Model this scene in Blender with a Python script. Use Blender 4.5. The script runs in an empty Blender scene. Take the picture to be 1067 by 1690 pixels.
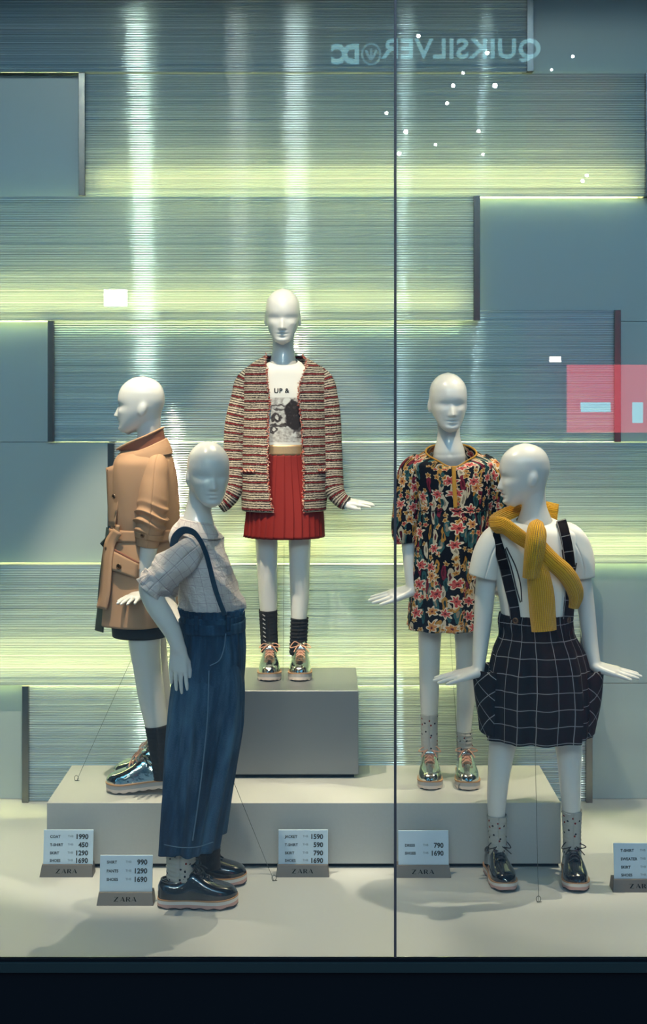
import bpy, math, random
import numpy as np
from mathutils import Vector, Matrix

# ------------------------------------------------------------------ camera, world, lights, exposure
SC = bpy.context.scene
COL = SC.collection
F, HX, HY, EYE = 2250.0, 533.5, 640.0, 1.40        # focal length (px), vanishing point, eye height above display floor
cam_d = bpy.data.cameras.new('camera'); cam = bpy.data.objects.new('camera', cam_d); COL.objects.link(cam)
cam.location = (0, 0, EYE); cam.rotation_euler = (math.pi/2, 0, 0)
cam_d.sensor_fit = 'VERTICAL'; cam_d.sensor_height = 36.0; cam_d.lens = F/1690*36.0
cam_d.shift_y = -(845-HY)/1690; cam_d.clip_end = 100
SC.camera = cam
SC.view_settings.view_transform = 'Standard'; SC.view_settings.look = 'None'
SC.view_settings.exposure = 0.68; SC.view_settings.gamma = 1.0; SC.view_settings.use_curve_mapping = False

world = bpy.data.worlds.new('world'); SC.world = world; world.use_nodes = True
bg = world.node_tree.nodes['Background']
bg.inputs['Color'].default_value = (0.13, 0.41, 0.72, 1); bg.inputs['Strength'].default_value = 2.5

def spot(loc, target, power, color=(1.0, 0.80, 0.57), size=42, blend=0.35, radius=0.014):
    d = bpy.data.lights.new('spot_light', 'SPOT'); d.energy = power; d.color = color
    d.spot_size = math.radians(size); d.spot_blend = blend; d.shadow_soft_size = radius
    o = bpy.data.objects.new('spot_light', d); COL.objects.link(o); o.location = loc
    o.rotation_euler = (Vector(target)-Vector(loc)).to_track_quat('-Z', 'Y').to_euler()
    return o
spot((-0.72, 3.60, 2.93), (-0.55, 4.13, 1.08), 195, size=34)
spot((-0.13, 3.55, 2.93), (-0.12, 4.47, 1.20), 130, size=25)
spot((-0.25, 3.62, 2.93), (0.38, 4.20, 0.95), 88, size=32)
spot((1.10, 4.02, 2.93), (0.62, 3.88, 0.85), 125, size=32)
spot((0.05, 4.20, 2.93), (-0.30, 3.72, 0.85), 92, size=32)
spot((-1.20, 3.62, 2.93), (-0.85, 3.62, 0.0), 54, size=30)
spot((1.40, 3.65, 2.93), (0.95, 4.05, 0.0), 62, size=30)

# ------------------------------------------------------------------ mesh helpers
OFF = {}                                            # world offset of every object that may parent others
def wpt(px, py, Y):
    return np.array([(px-HX)/F*Y, Y, EYE-(py-HY)/F*Y])

def thing(name, loc, label, cat, group=None):
    o = bpy.data.objects.new(name, None); COL.objects.link(o); o.location = loc
    o.empty_display_size = 0.05
    o['label'] = label; o['category'] = cat
    if group: o['group'] = group
    OFF[o.name] = np.array(loc, float)
    return o

def mk(name, verts, faces, mat, parent=None, uv=None, smooth=True, thick=0, kind=None, label=None, cat=None, bevel=0, group=None, toffset=-1, loc=None):
    verts = np.asarray(verts, float).reshape(-1, 3)
    if parent is not None: off = OFF[parent.name]
    else: off = np.array(loc, float) if loc is not None else np.array([verts[:,0].mean(), verts[:,1].mean(), verts[:,2].min()])
    me = bpy.data.meshes.new(name)
    me.from_pydata((verts-off).tolist(), [], [list(map(int, f)) for f in faces] if not isinstance(faces, np.ndarray) else faces.tolist())
    if uv is not None:
        uv = np.asarray(uv, float)
        li = np.empty(len(me.loops), dtype=np.int32); me.loops.foreach_get('vertex_index', li)
        l = me.uv_layers.new(name='uv'); l.data.foreach_set('uv', uv[li].ravel())
    me.materials.append(mat)
    if smooth: me.polygons.foreach_set('use_smooth', np.ones(len(me.polygons), bool))
    me.update()
    o = bpy.data.objects.new(name, me); COL.objects.link(o)
    if parent is not None: o.parent = parent
    else: o.location = off
    OFF[o.name] = off
    if thick:
        m = o.modifiers.new('solid', 'SOLIDIFY'); m.thickness = thick; m.offset = toffset
    if bevel:
        m = o.modifiers.new('bevel', 'BEVEL'); m.width = bevel; m.segments = 3; m.limit_method = 'ANGLE'
        if smooth: pass
    if kind: o['kind'] = kind
    if label: o['label'] = label
    if cat: o['category'] = cat
    if group: o['group'] = group
    return o

def box_vf(x0, x1, y0, y1, z0, z1):
    v = [(x0,y0,z0),(x1,y0,z0),(x1,y1,z0),(x0,y1,z0),(x0,y0,z1),(x1,y0,z1),(x1,y1,z1),(x0,y1,z1)]
    f = [(0,3,2,1),(4,5,6,7),(0,1,5,4),(1,2,6,5),(2,3,7,6),(3,0,4,7)]
    return v, f
def box(name, x0, x1, y0, y1, z0, z1, mat, parent=None, bevel=0, **k):
    v, f = box_vf(x0, x1, y0, y1, z0, z1)
    return mk(name, v, f, mat, parent, smooth=False, bevel=bevel, **k)

def join(*vfs):
    V, Fc, n = [], [], 0
    for v, f in vfs:
        v = np.asarray(v, float).reshape(-1, 3); V.append(v)
        Fc += [tuple(int(i)+n for i in q) for q in f]; n += len(v)
    return np.vstack(V), Fc

def pchip(x, y):
    x = np.asarray(x, float); y = np.asarray(y, float)
    if len(x) == 2:
        return lambda t: y[0]+(np.clip(t, x[0], x[1])-x[0])/(x[1]-x[0])*(y[1]-y[0])
    h = np.diff(x); d = np.diff(y)/h; m = np.zeros_like(y)
    m[0], m[-1] = d[0], d[-1]
    for i in range(1, len(x)-1):
        if d[i-1]*d[i] > 0:
            w1, w2 = 2*h[i]+h[i-1], h[i]+2*h[i-1]
            m[i] = (w1+w2)/(w1/d[i-1]+w2/d[i])
    def f(t):
        t = np.clip(np.asarray(t, float), x[0], x[-1])
        i = np.clip(np.searchsorted(x, t, side='right')-1, 0, len(x)-2)
        hh = h[i]; s = (t-x[i])/hh
        return ((2*s**3-3*s**2+1)*y[i]+(s**3-2*s**2+s)*hh*m[i]+(-2*s**3+3*s**2)*y[i+1]+(s**3-s**2)*hh*m[i+1])
    return f

def grid_faces(n, m, closed):
    F_ = []
    for i in range(n-1):
        for j in range(m if closed else m-1):
            k = (j+1) % m
            F_.append((i*m+j, (i+1)*m+j, (i+1)*m+k, i*m+k))
    return F_

def orient(R, faces):
    """flip so that normals point away from each ring's centre"""
    n, m, _ = R.shape; V = R.reshape(-1, 3); C = np.repeat(R.mean(1), m, axis=0)
    q = np.array(faces[:len(faces)]); a, b, c = V[q[:,0]], V[q[:,1]], V[q[:,2]]
    nn = np.cross(b-a, c-a); s = (nn*(a-C[q[:,0]])).sum()
    return [f[::-1] for f in faces] if s < 0 else faces

def spow(a, p): return np.sign(a)*np.abs(a)**p
EXP = 2.25

class Garment:
    """horizontal rings; rows = (py, x_left, x_right, depth centre offset, half depth, front drop, side tilt), pixels at the depth Yb"""
    def __init__(self, rows, Yb):
        self.Yb = Yb; s = F/Yb
        R = np.array([tuple(r)+(0,)*(7-len(r)) for r in rows], float)
        self.z = EYE-(R[:,0]-HY)/s
        cx = ((R[:,1]+R[:,2])/2-HX)/s; rx = (R[:,2]-R[:,1])/2/s
        zz = -self.z
        self.cx, self.rx = pchip(zz, cx), pchip(zz, rx)
        self.cy, self.ry = pchip(zz, Yb+R[:,3]), pchip(zz, R[:,4])
        self.drop, self.tilt = pchip(zz, R[:,5]), pchip(zz, R[:,6])
        self.z0, self.z1 = self.z[0], self.z[-1]; self.vneck = 0.0
    def ring(self, z, th, off=0.0):
        sx, cxn = spow(np.sin(th), 2/EXP), spow(np.cos(th), 2/EXP)
        x = self.cx(-z)+self.rx(-z)*sx+off*np.sin(th)
        y = self.cy(-z)-self.ry(-z)*cxn-off*np.cos(th)
        zz = z-self.drop(-z)*np.cos(th)+self.tilt(-z)*np.sin(th)
        if self.vneck: zz = zz-self.vneck*np.exp(-(np.sin(th/2)/0.22)**2)*np.clip(1-(self.z0-z)/0.05, 0, 1)
        return np.stack([x, y, zz+0*x], -1)
    def front(self, px, py, off=0.004):
        Y = self.Yb-0.05
        for _ in range(5):
            X = (px-HX)/F*Y; Z = EYE-(py-HY)/F*Y
            z = min(max(Z, self.z1), self.z0)
            s = np.clip((X-self.cx(-z))/self.rx(-z), -0.985, 0.985)
            sn = np.sign(s)*abs(s)**(EXP/2); cs = math.sqrt(max(0, 1-sn*sn))
            Y = float(self.cy(-z)-self.ry(-z)*cs**(2/EXP))
        th = math.asin(float(sn))
        return np.array([X+off*math.sin(th), Y-off*math.cos(th), Z]), np.array([math.sin(th), -math.cos(th), 0.0])
    def mesh(self, name, mat, parent, n=60, na=120, fold=None, edges=None, thick=0.003, **k):
        """edges: functions z-> (theta0, theta1) for an open front"""
        zs = np.linspace(self.z0, self.z1, n)
        rings, uvs = [], []
        for i, z in enumerate(zs):
            t = i/(n-1)
            if edges is None:
                th = np.linspace(math.pi, 3*math.pi, na+1)      # seam at the back, doubled so that the weave does not wrap badly
            else:
                a, b = edges(z); th = np.linspace(a, b, na+1)
            P_ = self.ring(z, th)
            if fold is not None:
                d = fold(th, t, z)
                P_[:,0] += d*np.sin(th); P_[:,1] -= d*np.cos(th)
            rings.append(P_)
            r = 0.5*(float(self.rx(-zs[n//2]))+float(self.ry(-zs[n//2])))
            uvs.append(np.stack([(th)*r, np.full_like(th, z)], -1))
        R = np.array(rings)
        if edges is None: R[:,-1] = R[:,0]
        f = orient(R, grid_faces(n, na+1, False))
        self.R = R
        return mk(name, R.reshape(-1,3), f, mat, parent, uv=np.array(uvs).reshape(-1,2), thick=thick, **k)

def catmull(pts, n):
    p = np.asarray(pts, float); d = np.r_[0, np.cumsum(np.linalg.norm(np.diff(p[:,:3], axis=0), axis=1))]
    t = np.linspace(0, d[-1], n); out = np.empty((n, p.shape[1]))
    m = np.gradient(p, d, axis=0) if len(p) > 2 else np.repeat((p[1:]-p[:1])/d[-1], 2, axis=0)
    i = np.clip(np.searchsorted(d, t, side='right')-1, 0, len(d)-2)
    h = (d[i+1]-d[i]); s = ((t-d[i])/h)[:,None]; h = h[:,None]
    out = (2*s**3-3*s**2+1)*p[i]+(s**3-2*s**2+s)*h*m[i]+(-2*s**3+3*s**2)*p[i+1]+(s**3-s**2)*h*m[i+1]
    return out, t

def tube_rings(pts, radii, n=48, na=28, flat=1.0, up=(0, -1, 0), fold=None, closed_loop=False):
    """rings along a curve; flat = thickness ratio along the 'up' direction"""
    q = np.column_stack([np.asarray(pts, float), np.asarray(radii, float)])
    q, t = catmull(q, n); P_, r = q[:,:3], q[:,3]
    T = np.gradient(P_, axis=0); T /= np.linalg.norm(T, axis=1)[:,None]
    R, uv = [], []; U = np.array(up, float); th = np.linspace(0, 2*math.pi, na+1)
    for i in range(n):
        U = U-T[i]*U.dot(T[i])
        if np.linalg.norm(U) < 1e-6: U = np.cross(T[i], [1, 0, 0.3])
        U /= np.linalg.norm(U); S = np.cross(T[i], U)
        rr = r[i]+(fold(th, i/(n-1), t[i]) if fold is not None else 0)
        ring = P_[i]+np.outer(rr*np.sin(th), S)+np.outer(rr*flat*np.cos(th), U)
        R.append(ring); uv.append(np.stack([th*max(r.mean(), 1e-4), np.full_like(th, -t[i])], -1))
    R = np.array(R); R[:,-1] = R[:,0]
    return R, np.array(uv)
def tube(name, pts, radii, mat, parent, n=48, na=28, flat=1.0, up=(0,-1,0), fold=None, thick=0, cap=False, **k):
    R, uv = tube_rings(pts, radii, n, na, flat, up, fold)
    f = orient(R, grid_faces(n, na+1, False)); V = R.reshape(-1,3); U = uv.reshape(-1,2)
    if cap:
        c0, c1 = R[0].mean(0), R[-1].mean(0); m = na+1; N0 = len(V)
        V = np.vstack([V, c0, c1]); U = np.vstack([U, uv[0].mean(0), uv[-1].mean(0)])
        b = (n-1)*m
        flip = f[0][0] != 0
        for j in range(na):
            q0 = (N0, j, j+1); q1 = (N0+1, b+j+1, b+j)
            f.append(q0); f.append(q1)
    return mk(name, V, f, mat, parent, uv=U, thick=thick, **k)
def tube_vf(pts, r, n=24, na=8):
    rad = np.full(len(pts), r) if np.isscalar(r) else r
    R, _ = tube_rings(pts, rad, n, na, up=(0.1, -0.3, 1))
    f = orient(R, grid_faces(n, na+1, False)); V = R.reshape(-1,3)
    V = np.vstack([V, R[0].mean(0), R[-1].mean(0)]); N0 = len(V)-2; b = (n-1)*(na+1)
    for j in range(na):
        f.append((N0, j, j+1)); f.append((N0+1, b+j+1, b+j))
    return V, f

def decal(name, G, quad, mat, parent, off=0.004, n=8, m=8, thick=0.002, **k):
    """a cloth patch that lies on the camera side of a garment, corners in pixels: top-left, top-right, bottom-right, bottom-left"""
    q = np.array(quad, float); V, uv = [], []
    for i in range(n):
        a = i/(n-1); L = q[0]*(1-a)+q[3]*a; Rr = q[1]*(1-a)+q[2]*a
        for j in range(m):
            b = j/(m-1); p = L*(1-b)+Rr*b
            V.append(G.front(p[0], p[1], off)[0]); uv.append((V[-1][0], V[-1][2]))
    return mk(name, V, grid_faces(n, m, False), mat, parent, uv=uv, thick=thick, toffset=0, **k)
def ribbon(name, G, line, width, mat, parent, off=0.004, n=40, thick=0.0015, m=4, **k):
    """a strip laid along a pixel polyline on the camera side of a garment, width in pixels"""
    c, _ = catmull(np.column_stack([np.array(line, float), np.zeros(len(line))]), n); c = c[:,:2]
    T = np.gradient(c, axis=0); T /= np.linalg.norm(T, axis=1)[:,None]; N_ = np.column_stack([-T[:,1], T[:,0]])
    V, uv = [], []; acc = 0
    for i in range(n):
        if i: acc += np.linalg.norm(c[i]-c[i-1])
        for j in range(m):
            p = c[i]+N_[i]*width*(0.5-j/(m-1)); V.append(G.front(p[0], p[1], off)[0]); uv.append((j/(m-1)*width/F*G.Yb, acc/F*G.Yb))
    return mk(name, V, grid_faces(n, m, False), mat, parent, uv=uv, thick=thick, toffset=0, **k)
def patch(name, corners, mat, parent, n=10, bulge=0.0, bdir=(0,-1,0), thick=0.003, fold=None, **k):
    q = np.array(corners, float); V, uv = [], []; bd = np.array(bdir, float)
    for i in range(n):
        a = i/(n-1)
        for j in range(n):
            b = j/(n-1)
            p = (q[0]*(1-b)+q[1]*b)*(1-a)+(q[3]*(1-b)+q[2]*b)*a
            p = p+bd*bulge*math.sin(math.pi*a)*math.sin(math.pi*b)
            if fold: p = p+bd*fold(a, b)
            V.append(p); uv.append((b*np.linalg.norm(q[1]-q[0]), -a*np.linalg.norm(q[3]-q[0])))
    return mk(name, V, grid_faces(n, n, False), mat, parent, uv=uv, thick=thick, toffset=0, **k)
def disc_vf(c, nrm, r, h, na=16, dome=0.4):
    n_ = np.array(nrm, float); n_ /= np.linalg.norm(n_); u = np.cross(n_, [0.13, 0.2, 1]); u /= np.linalg.norm(u); w = np.cross(n_, u)
    V, f = [], []; th = np.linspace(0, 2*math.pi, na, endpoint=False)
    for rr, hh in ((r, 0), (r, h*0.7), (r*0.8, h), (r*0.55, h*(1-dome))):
        for t in th: V.append(np.array(c)+n_*hh+rr*(u*math.cos(t)+w*math.sin(t)))
    f = grid_faces(4, na, True); f.append(tuple(range(3*na, 4*na))); f.append(tuple(range(na))[::-1])
    return np.array(V), f

# ------------------------------------------------------------------ node helper
class Nd:
    def __init__(s, name):
        s.mat = bpy.data.materials.new(name); s.mat.use_nodes = True; s.nt = s.mat.node_tree; s.nt.nodes.clear()
        s.out = s.nt.nodes.new('ShaderNodeOutputMaterial')
    def n(s, typ, **kw):
        nd = s.nt.nodes.new(typ)
        for k, v in kw.items(): setattr(nd, k, v)
        return nd
    def put(s, sock, v):
        if hasattr(v, 'is_output'): s.nt.links.new(v, sock)
        elif v is not None:
            if sock.type == 'RGBA' and len(v) == 3: v = (*v, 1)
            sock.default_value = v
    def m(s, op, a, b=None, c=None, clamp=False):
        nd = s.n('ShaderNodeMath', operation=op, use_clamp=clamp)
        for i, v in enumerate((a, b, c)):
            if v is not None: s.put(nd.inputs[i], v)
        return nd.outputs[0]
    def vm(s, op, a, b=None):
        nd = s.n('ShaderNodeVectorMath', operation=op); s.put(nd.inputs[0], a)
        if b is not None: s.put(nd.inputs[1], b)
        return nd.outputs[0]
    def mix(s, f, a, b, blend='MIX'):
        nd = s.n('ShaderNodeMix', data_type='RGBA', blend_type=blend); s.put(nd.inputs[0], f); s.put(nd.inputs[6], a); s.put(nd.inputs[7], b)
        return nd.outputs[2]
    def ramp(s, f, stops, interp='LINEAR'):
        nd = s.n('ShaderNodeValToRGB'); cr = nd.color_ramp; cr.interpolation = interp
        while len(cr.elements) < len(stops): cr.elements.new(0.5)
        for e, (p, c) in zip(cr.elements, stops): e.position = p; e.color = (*c, 1) if len(c) == 3 else c
        s.put(nd.inputs[0], f); return nd.outputs[0]
    def smooth(s, x, a, b):
        nd = s.n('ShaderNodeMapRange', interpolation_type='SMOOTHSTEP'); s.put(nd.inputs[0], x)
        nd.inputs[1].default_value = a; nd.inputs[2].default_value = b; return nd.outputs[0]
    def uv(s): return s.n('ShaderNodeTexCoord').outputs['UV']
    def obj(s): return s.n('ShaderNodeTexCoord').outputs['Object']
    def sep(s, v):
        nd = s.n('ShaderNodeSeparateXYZ'); s.put(nd.inputs[0], v); return nd.outputs
    def comb(s, x, y, z=0.0):
        nd = s.n('ShaderNodeCombineXYZ'); s.put(nd.inputs[0], x); s.put(nd.inputs[1], y); s.put(nd.inputs[2], z); return nd.outputs[0]
    def noise(s, v, scale, detail=2.0, rough=0.5, dist=0.0):
        nd = s.n('ShaderNodeTexNoise'); s.put(nd.inputs['Vector'], v); nd.inputs['Scale'].default_value = scale
        nd.inputs['Detail'].default_value = detail; nd.inputs['Roughness'].default_value = rough; nd.inputs['Distortion'].default_value = dist
        return nd.outputs['Fac']
    def scale(s, v, k): return s.vm('MULTIPLY', v, tuple(k))
    def bump(s, h, strength=0.3, dist=0.002):
        nd = s.n('ShaderNodeBump'); nd.inputs['Strength'].default_value = strength; nd.inputs['Distance'].default_value = dist
        s.put(nd.inputs['Height'], h); return nd.outputs[0]
    def bsdf(s, color, rough=0.5, metal=0.0, normal=None, coat=0.0, sheen=0.0, spec=None, coat_rough=0.05, trans=None):
        p = s.n('ShaderNodeBsdfPrincipled'); s.put(p.inputs['Base Color'], color); s.put(p.inputs['Roughness'], rough)
        s.put(p.inputs['Metallic'], metal); p.inputs['Coat Weight'].default_value = coat; p.inputs['Coat Roughness'].default_value = coat_rough
        p.inputs['Sheen Weight'].default_value = sheen
        if spec is not None: p.inputs['Specular IOR Level'].default_value = spec
        if normal is not None: s.put(p.inputs['Normal'], normal)
        return p.outputs[0]
    def done(s, sh): s.nt.links.new(sh, s.out.inputs['Surface']); return s.mat
    def grid(s, u, v, pu, pv, wu, wv, wob=0.0):
        """thin lines of a check: 1 on a line"""
        if wob:
            nz = s.m('MULTIPLY', s.m('SUBTRACT', s.noise(s.comb(u, v), 9.0), 0.5), wob); u = s.m('ADD', u, nz); v = s.m('ADD', v, nz)
        fu = s.m('FRACT', s.m('DIVIDE', u, pu)); fv = s.m('FRACT', s.m('DIVIDE', v, pv))
        return s.m('LESS_THAN', fu, wu), s.m('LESS_THAN', fv, wv)

def plain(name, color, rough=0.5, metal=0.0, coat=0.0, noise=0.0, nscale=30, spec=None, bump=0.0, coat_rough=0.05, sheen=0.0):
    g = Nd(name); c = color
    nm = None
    if noise:
        f = g.noise(g.obj(), nscale, 4)
        c = g.mix(f, tuple(x*(1-noise) for x in color), tuple(min(1, x*(1+noise)) for x in color))
    if bump: nm = g.bump(g.noise(g.obj(), nscale*3, 3), bump, 0.002)
    return g.done(g.bsdf(c, rough, metal, nm, coat, spec=spec, coat_rough=coat_rough, sheen=sheen))
def emit(name, color, strength):
    g = Nd(name); e = g.n('ShaderNodeEmission'); g.put(e.inputs[0], color); e.inputs[1].default_value = strength
    return g.done(e.outputs[0])
# ------------------------------------------------------------------ materials
M = {}
M['skin'] = plain('mannequin_gloss', (0.66, 0.66, 0.65), 0.30, coat=0.6, coat_rough=0.04)
M['floor'] = plain('floor_lacquer', (0.45, 0.48, 0.49), 0.32, noise=0.03, nscale=3, spec=0.35)
M['wall'] = plain('wall_lacquer', (0.38, 0.45, 0.45), 0.30, noise=0.03, nscale=2)
M['plinth'] = plain('plinth_stone', (0.40, 0.42, 0.42), 0.45, noise=0.07, nscale=140)
M['box'] = plain('box_metal', (0.20, 0.22, 0.24), 0.36, metal=0.5, noise=0.03, nscale=4)
M['cavity'] = plain('cavity_white', (0.62, 0.64, 0.62), 0.7)
M['dark'] = plain('dark_frame', (0.012, 0.018, 0.018), 0.4)
M['black'] = plain('black_void', (0.004, 0.004, 0.005), 0.7, spec=0.04)
M['sill'] = plain('sill_metal', (0.010, 0.014, 0.013), 0.6, spec=0.15)
M['post'] = plain('post_metal', (0.20, 0.20, 0.19), 0.25, metal=1.0)
M['joint'] = plain('joint_silicone', (0.035, 0.022, 0.022), 0.5)
M['ceiling'] = plain('ceiling_paint', (0.08, 0.08, 0.085), 0.7)
M['wire'] = plain('wire_steel', (0.10, 0.12, 0.11), 0.4, metal=0.6)
M['led'] = emit('led_strip', (1.0, 0.90, 0.36), 62.0)

def flute_mat():
    g = Nd('fluted_sheet'); o = g.obj()
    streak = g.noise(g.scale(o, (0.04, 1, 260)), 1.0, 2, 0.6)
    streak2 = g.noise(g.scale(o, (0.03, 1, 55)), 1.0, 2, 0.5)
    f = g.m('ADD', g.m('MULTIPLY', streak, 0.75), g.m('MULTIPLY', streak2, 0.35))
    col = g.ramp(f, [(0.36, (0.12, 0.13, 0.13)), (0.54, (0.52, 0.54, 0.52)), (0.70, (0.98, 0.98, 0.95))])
    tr = g.n('ShaderNodeBsdfTranslucent'); g.put(tr.inputs[0], col)
    df = g.n('ShaderNodeBsdfDiffuse'); g.put(df.inputs[0], g.mix(0.4, col, (0.35, 0.50, 0.58)))
    gl = g.n('ShaderNodeBsdfGlossy'); g.put(gl.inputs[0], (0.75, 0.92, 1.0)); gl.inputs['Roughness'].default_value = 0.05
    m1 = g.n('ShaderNodeMixShader'); m1.inputs[0].default_value = 0.45; g.nt.links.new(tr.outputs[0], m1.inputs[1]); g.nt.links.new(df.outputs[0], m1.inputs[2])
    m2 = g.n('ShaderNodeMixShader'); m2.inputs[0].default_value = 0.28; g.nt.links.new(m1.outputs[0], m2.inputs[1]); g.nt.links.new(gl.outputs[0], m2.inputs[2])
    return g.done(m2.outputs[0])
M['flute'] = flute_mat()

def glass_mat():
    g = Nd('window_glass'); fr = g.n('ShaderNodeFresnel'); fr.inputs[0].default_value = 1.5
    t = g.n('ShaderNodeBsdfTransparent'); g.put(t.inputs[0], (0.95, 0.985, 0.97)); gl = g.n('ShaderNodeBsdfGlossy'); gl.inputs['Roughness'].default_value = 0.0
    m = g.n('ShaderNodeMixShader'); g.nt.links.new(fr.outputs[0], m.inputs[0]); g.nt.links.new(t.outputs[0], m.inputs[1]); g.nt.links.new(gl.outputs[0], m.inputs[2])
    return g.done(m.outputs[0])
M['glass'] = glass_mat()

def tweed():
    g = Nd('tweed_boucle'); uv = g.uv(); u, v, _ = g.sep(uv)
    wob = g.m('MULTIPLY', g.m('SUBTRACT', g.noise(uv, 18, 2), 0.5), 0.006)
    vv = g.m('ADD', v, wob)
    f = g.m('FRACT', g.m('DIVIDE', vv, 0.0292))
    nz = g.noise(g.scale(uv, (170, 420, 1)), 1.0, 2, 0.6)
    thin = g.m('FRACT', g.m('DIVIDE', vv, 0.0073))
    dark = g.m('LESS_THAN', g.m('ADD', g.m('MULTIPLY', thin, 0.55), g.m('MULTIPLY', nz, 0.75)), 0.68)
    col = g.mix(dark, (0.50, 0.43, 0.35), (0.028, 0.022, 0.024))
    spk = g.noise(g.scale(uv, (330, 420, 1)), 1.0, 1)
    col = g.mix(g.m('GREATER_THAN', spk, 0.62), col, (0.55, 0.50, 0.43))
    redn = g.m('ADD', f, g.m('MULTIPLY', g.m('SUBTRACT', nz, 0.5), 0.16))
    red = g.m('MULTIPLY', g.m('GREATER_THAN', redn, 0.39), g.m('LESS_THAN', redn, 0.55))
    col = g.mix(red, col, g.mix(spk, (0.085, 0.006, 0.010), (0.20, 0.018, 0.020)))
    return g.done(g.bsdf(col, 0.95, spec=0.1, normal=g.bump(nz, 0.8, 0.003)))
M['tweed'] = tweed()
def trim_mat():
    g = Nd('fringe_trim'); n = g.noise(g.obj(), 170, 1)
    return g.done(g.bsdf(g.ramp(n, [(0.42, (0.45, 0.06, 0.04)), (0.5, (0.75, 0.60, 0.48)), (0.6, (0.55, 0.10, 0.06)), (0.7, (0.05, 0.03, 0.03))], 'CONSTANT'), 0.9, spec=0.1))
M['trim'] = trim_mat()

def tee_print():
    g = Nd('printed_tee'); o = g.obj(); x, y, z = g.sep(o)
    # print box in the mannequin's own frame, filled in below with a photo-like grey print
    X0, X1, Z0, Z1 = PRINT
    inb = g.m('MULTIPLY', g.m('MULTIPLY', g.m('GREATER_THAN', x, X0), g.m('LESS_THAN', x, X1)), g.m('MULTIPLY', g.m('GREATER_THAN', z, Z0), g.m('LESS_THAN', z, Z1)))
    inb = g.m('MULTIPLY', inb, g.m('LESS_THAN', y, 0.0))
    a = g.m('DIVIDE', g.m('SUBTRACT', x, X0), X1-X0); b = g.m('DIVIDE', g.m('SUBTRACT', z, Z0), Z1-Z0)
    v = g.comb(a, b)
    wb = g.m('MULTIPLY', g.m('SUBTRACT', g.noise(g.scale(v, (5, 6, 1)), 1.0, 2), 0.5), 0.22)
    aw, bw = g.m('ADD', a, wb), g.m('ADD', b, wb)
    fine = g.noise(g.scale(v, (9, 16, 1)), 1.0, 3, 0.6)
    def blob(ca, cb, ra, rb):
        q = g.m('ADD', g.m('POWER', g.m('ABSOLUTE', g.m('DIVIDE', g.m('SUBTRACT', aw, ca), ra)), 2.0), g.m('POWER', g.m('ABSOLUTE', g.m('DIVIDE', g.m('SUBTRACT', bw, cb), rb)), 2.0))
        return g.m('SUBTRACT', 1.0, g.smooth(q, 0.75, 1.15))
    val = g.m('ADD', 0.62, g.m('MULTIPLY', g.m('SUBTRACT', fine, 0.5), 0.7))
    for ca, cb, ra, rb, k in ((0.72, 0.62, 0.30, 0.34, -0.55), (0.95, 0.35, 0.25, 0.28, -0.35), (0.20, 0.55, 0.17, 0.10, -0.45), (0.22, 0.56, 0.08, 0.05, 0.45), (0.30, 0.38, 0.45, 0.035, -0.40), (0.10, 0.28, 0.12, 0.08, -0.40), (0.11, 0.28, 0.05, 0.04, 0.45), (0.25, 0.82, 0.22, 0.025, -0.35), (0.28, 0.74, 0.20, 0.02, -0.35), (0.50, 0.92, 0.10, 0.07, 0.35), (0.80, 0.18, 0.14, 0.05, 0.25)):
        val = g.m('ADD', val, g.m('MULTIPLY', blob(ca, cb, ra, rb), k))
    grey = g.ramp(val, [(0.10, (0.035, 0.028, 0.03)), (0.40, (0.16, 0.14, 0.14)), (0.58, (0.46, 0.43, 0.41)), (0.75, (0.74, 0.72, 0.69))])
    return g.done(g.bsdf(g.mix(inb, (0.78, 0.76, 0.73), grey), 0.85, spec=0.15))

def pleat_red():
    g = Nd('red_pleats'); return g.done(g.bsdf((0.17, 0.009, 0.007), 0.7, sheen=0.0, spec=0.25))
M['red'] = pleat_red()
M['gold_band'] = plain('gold_band', (0.42, 0.28, 0.16), 0.42, metal=0.5, noise=0.25, nscale=400)
M['ink'] = plain('print_ink', (0.03, 0.025, 0.03), 0.7)

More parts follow.
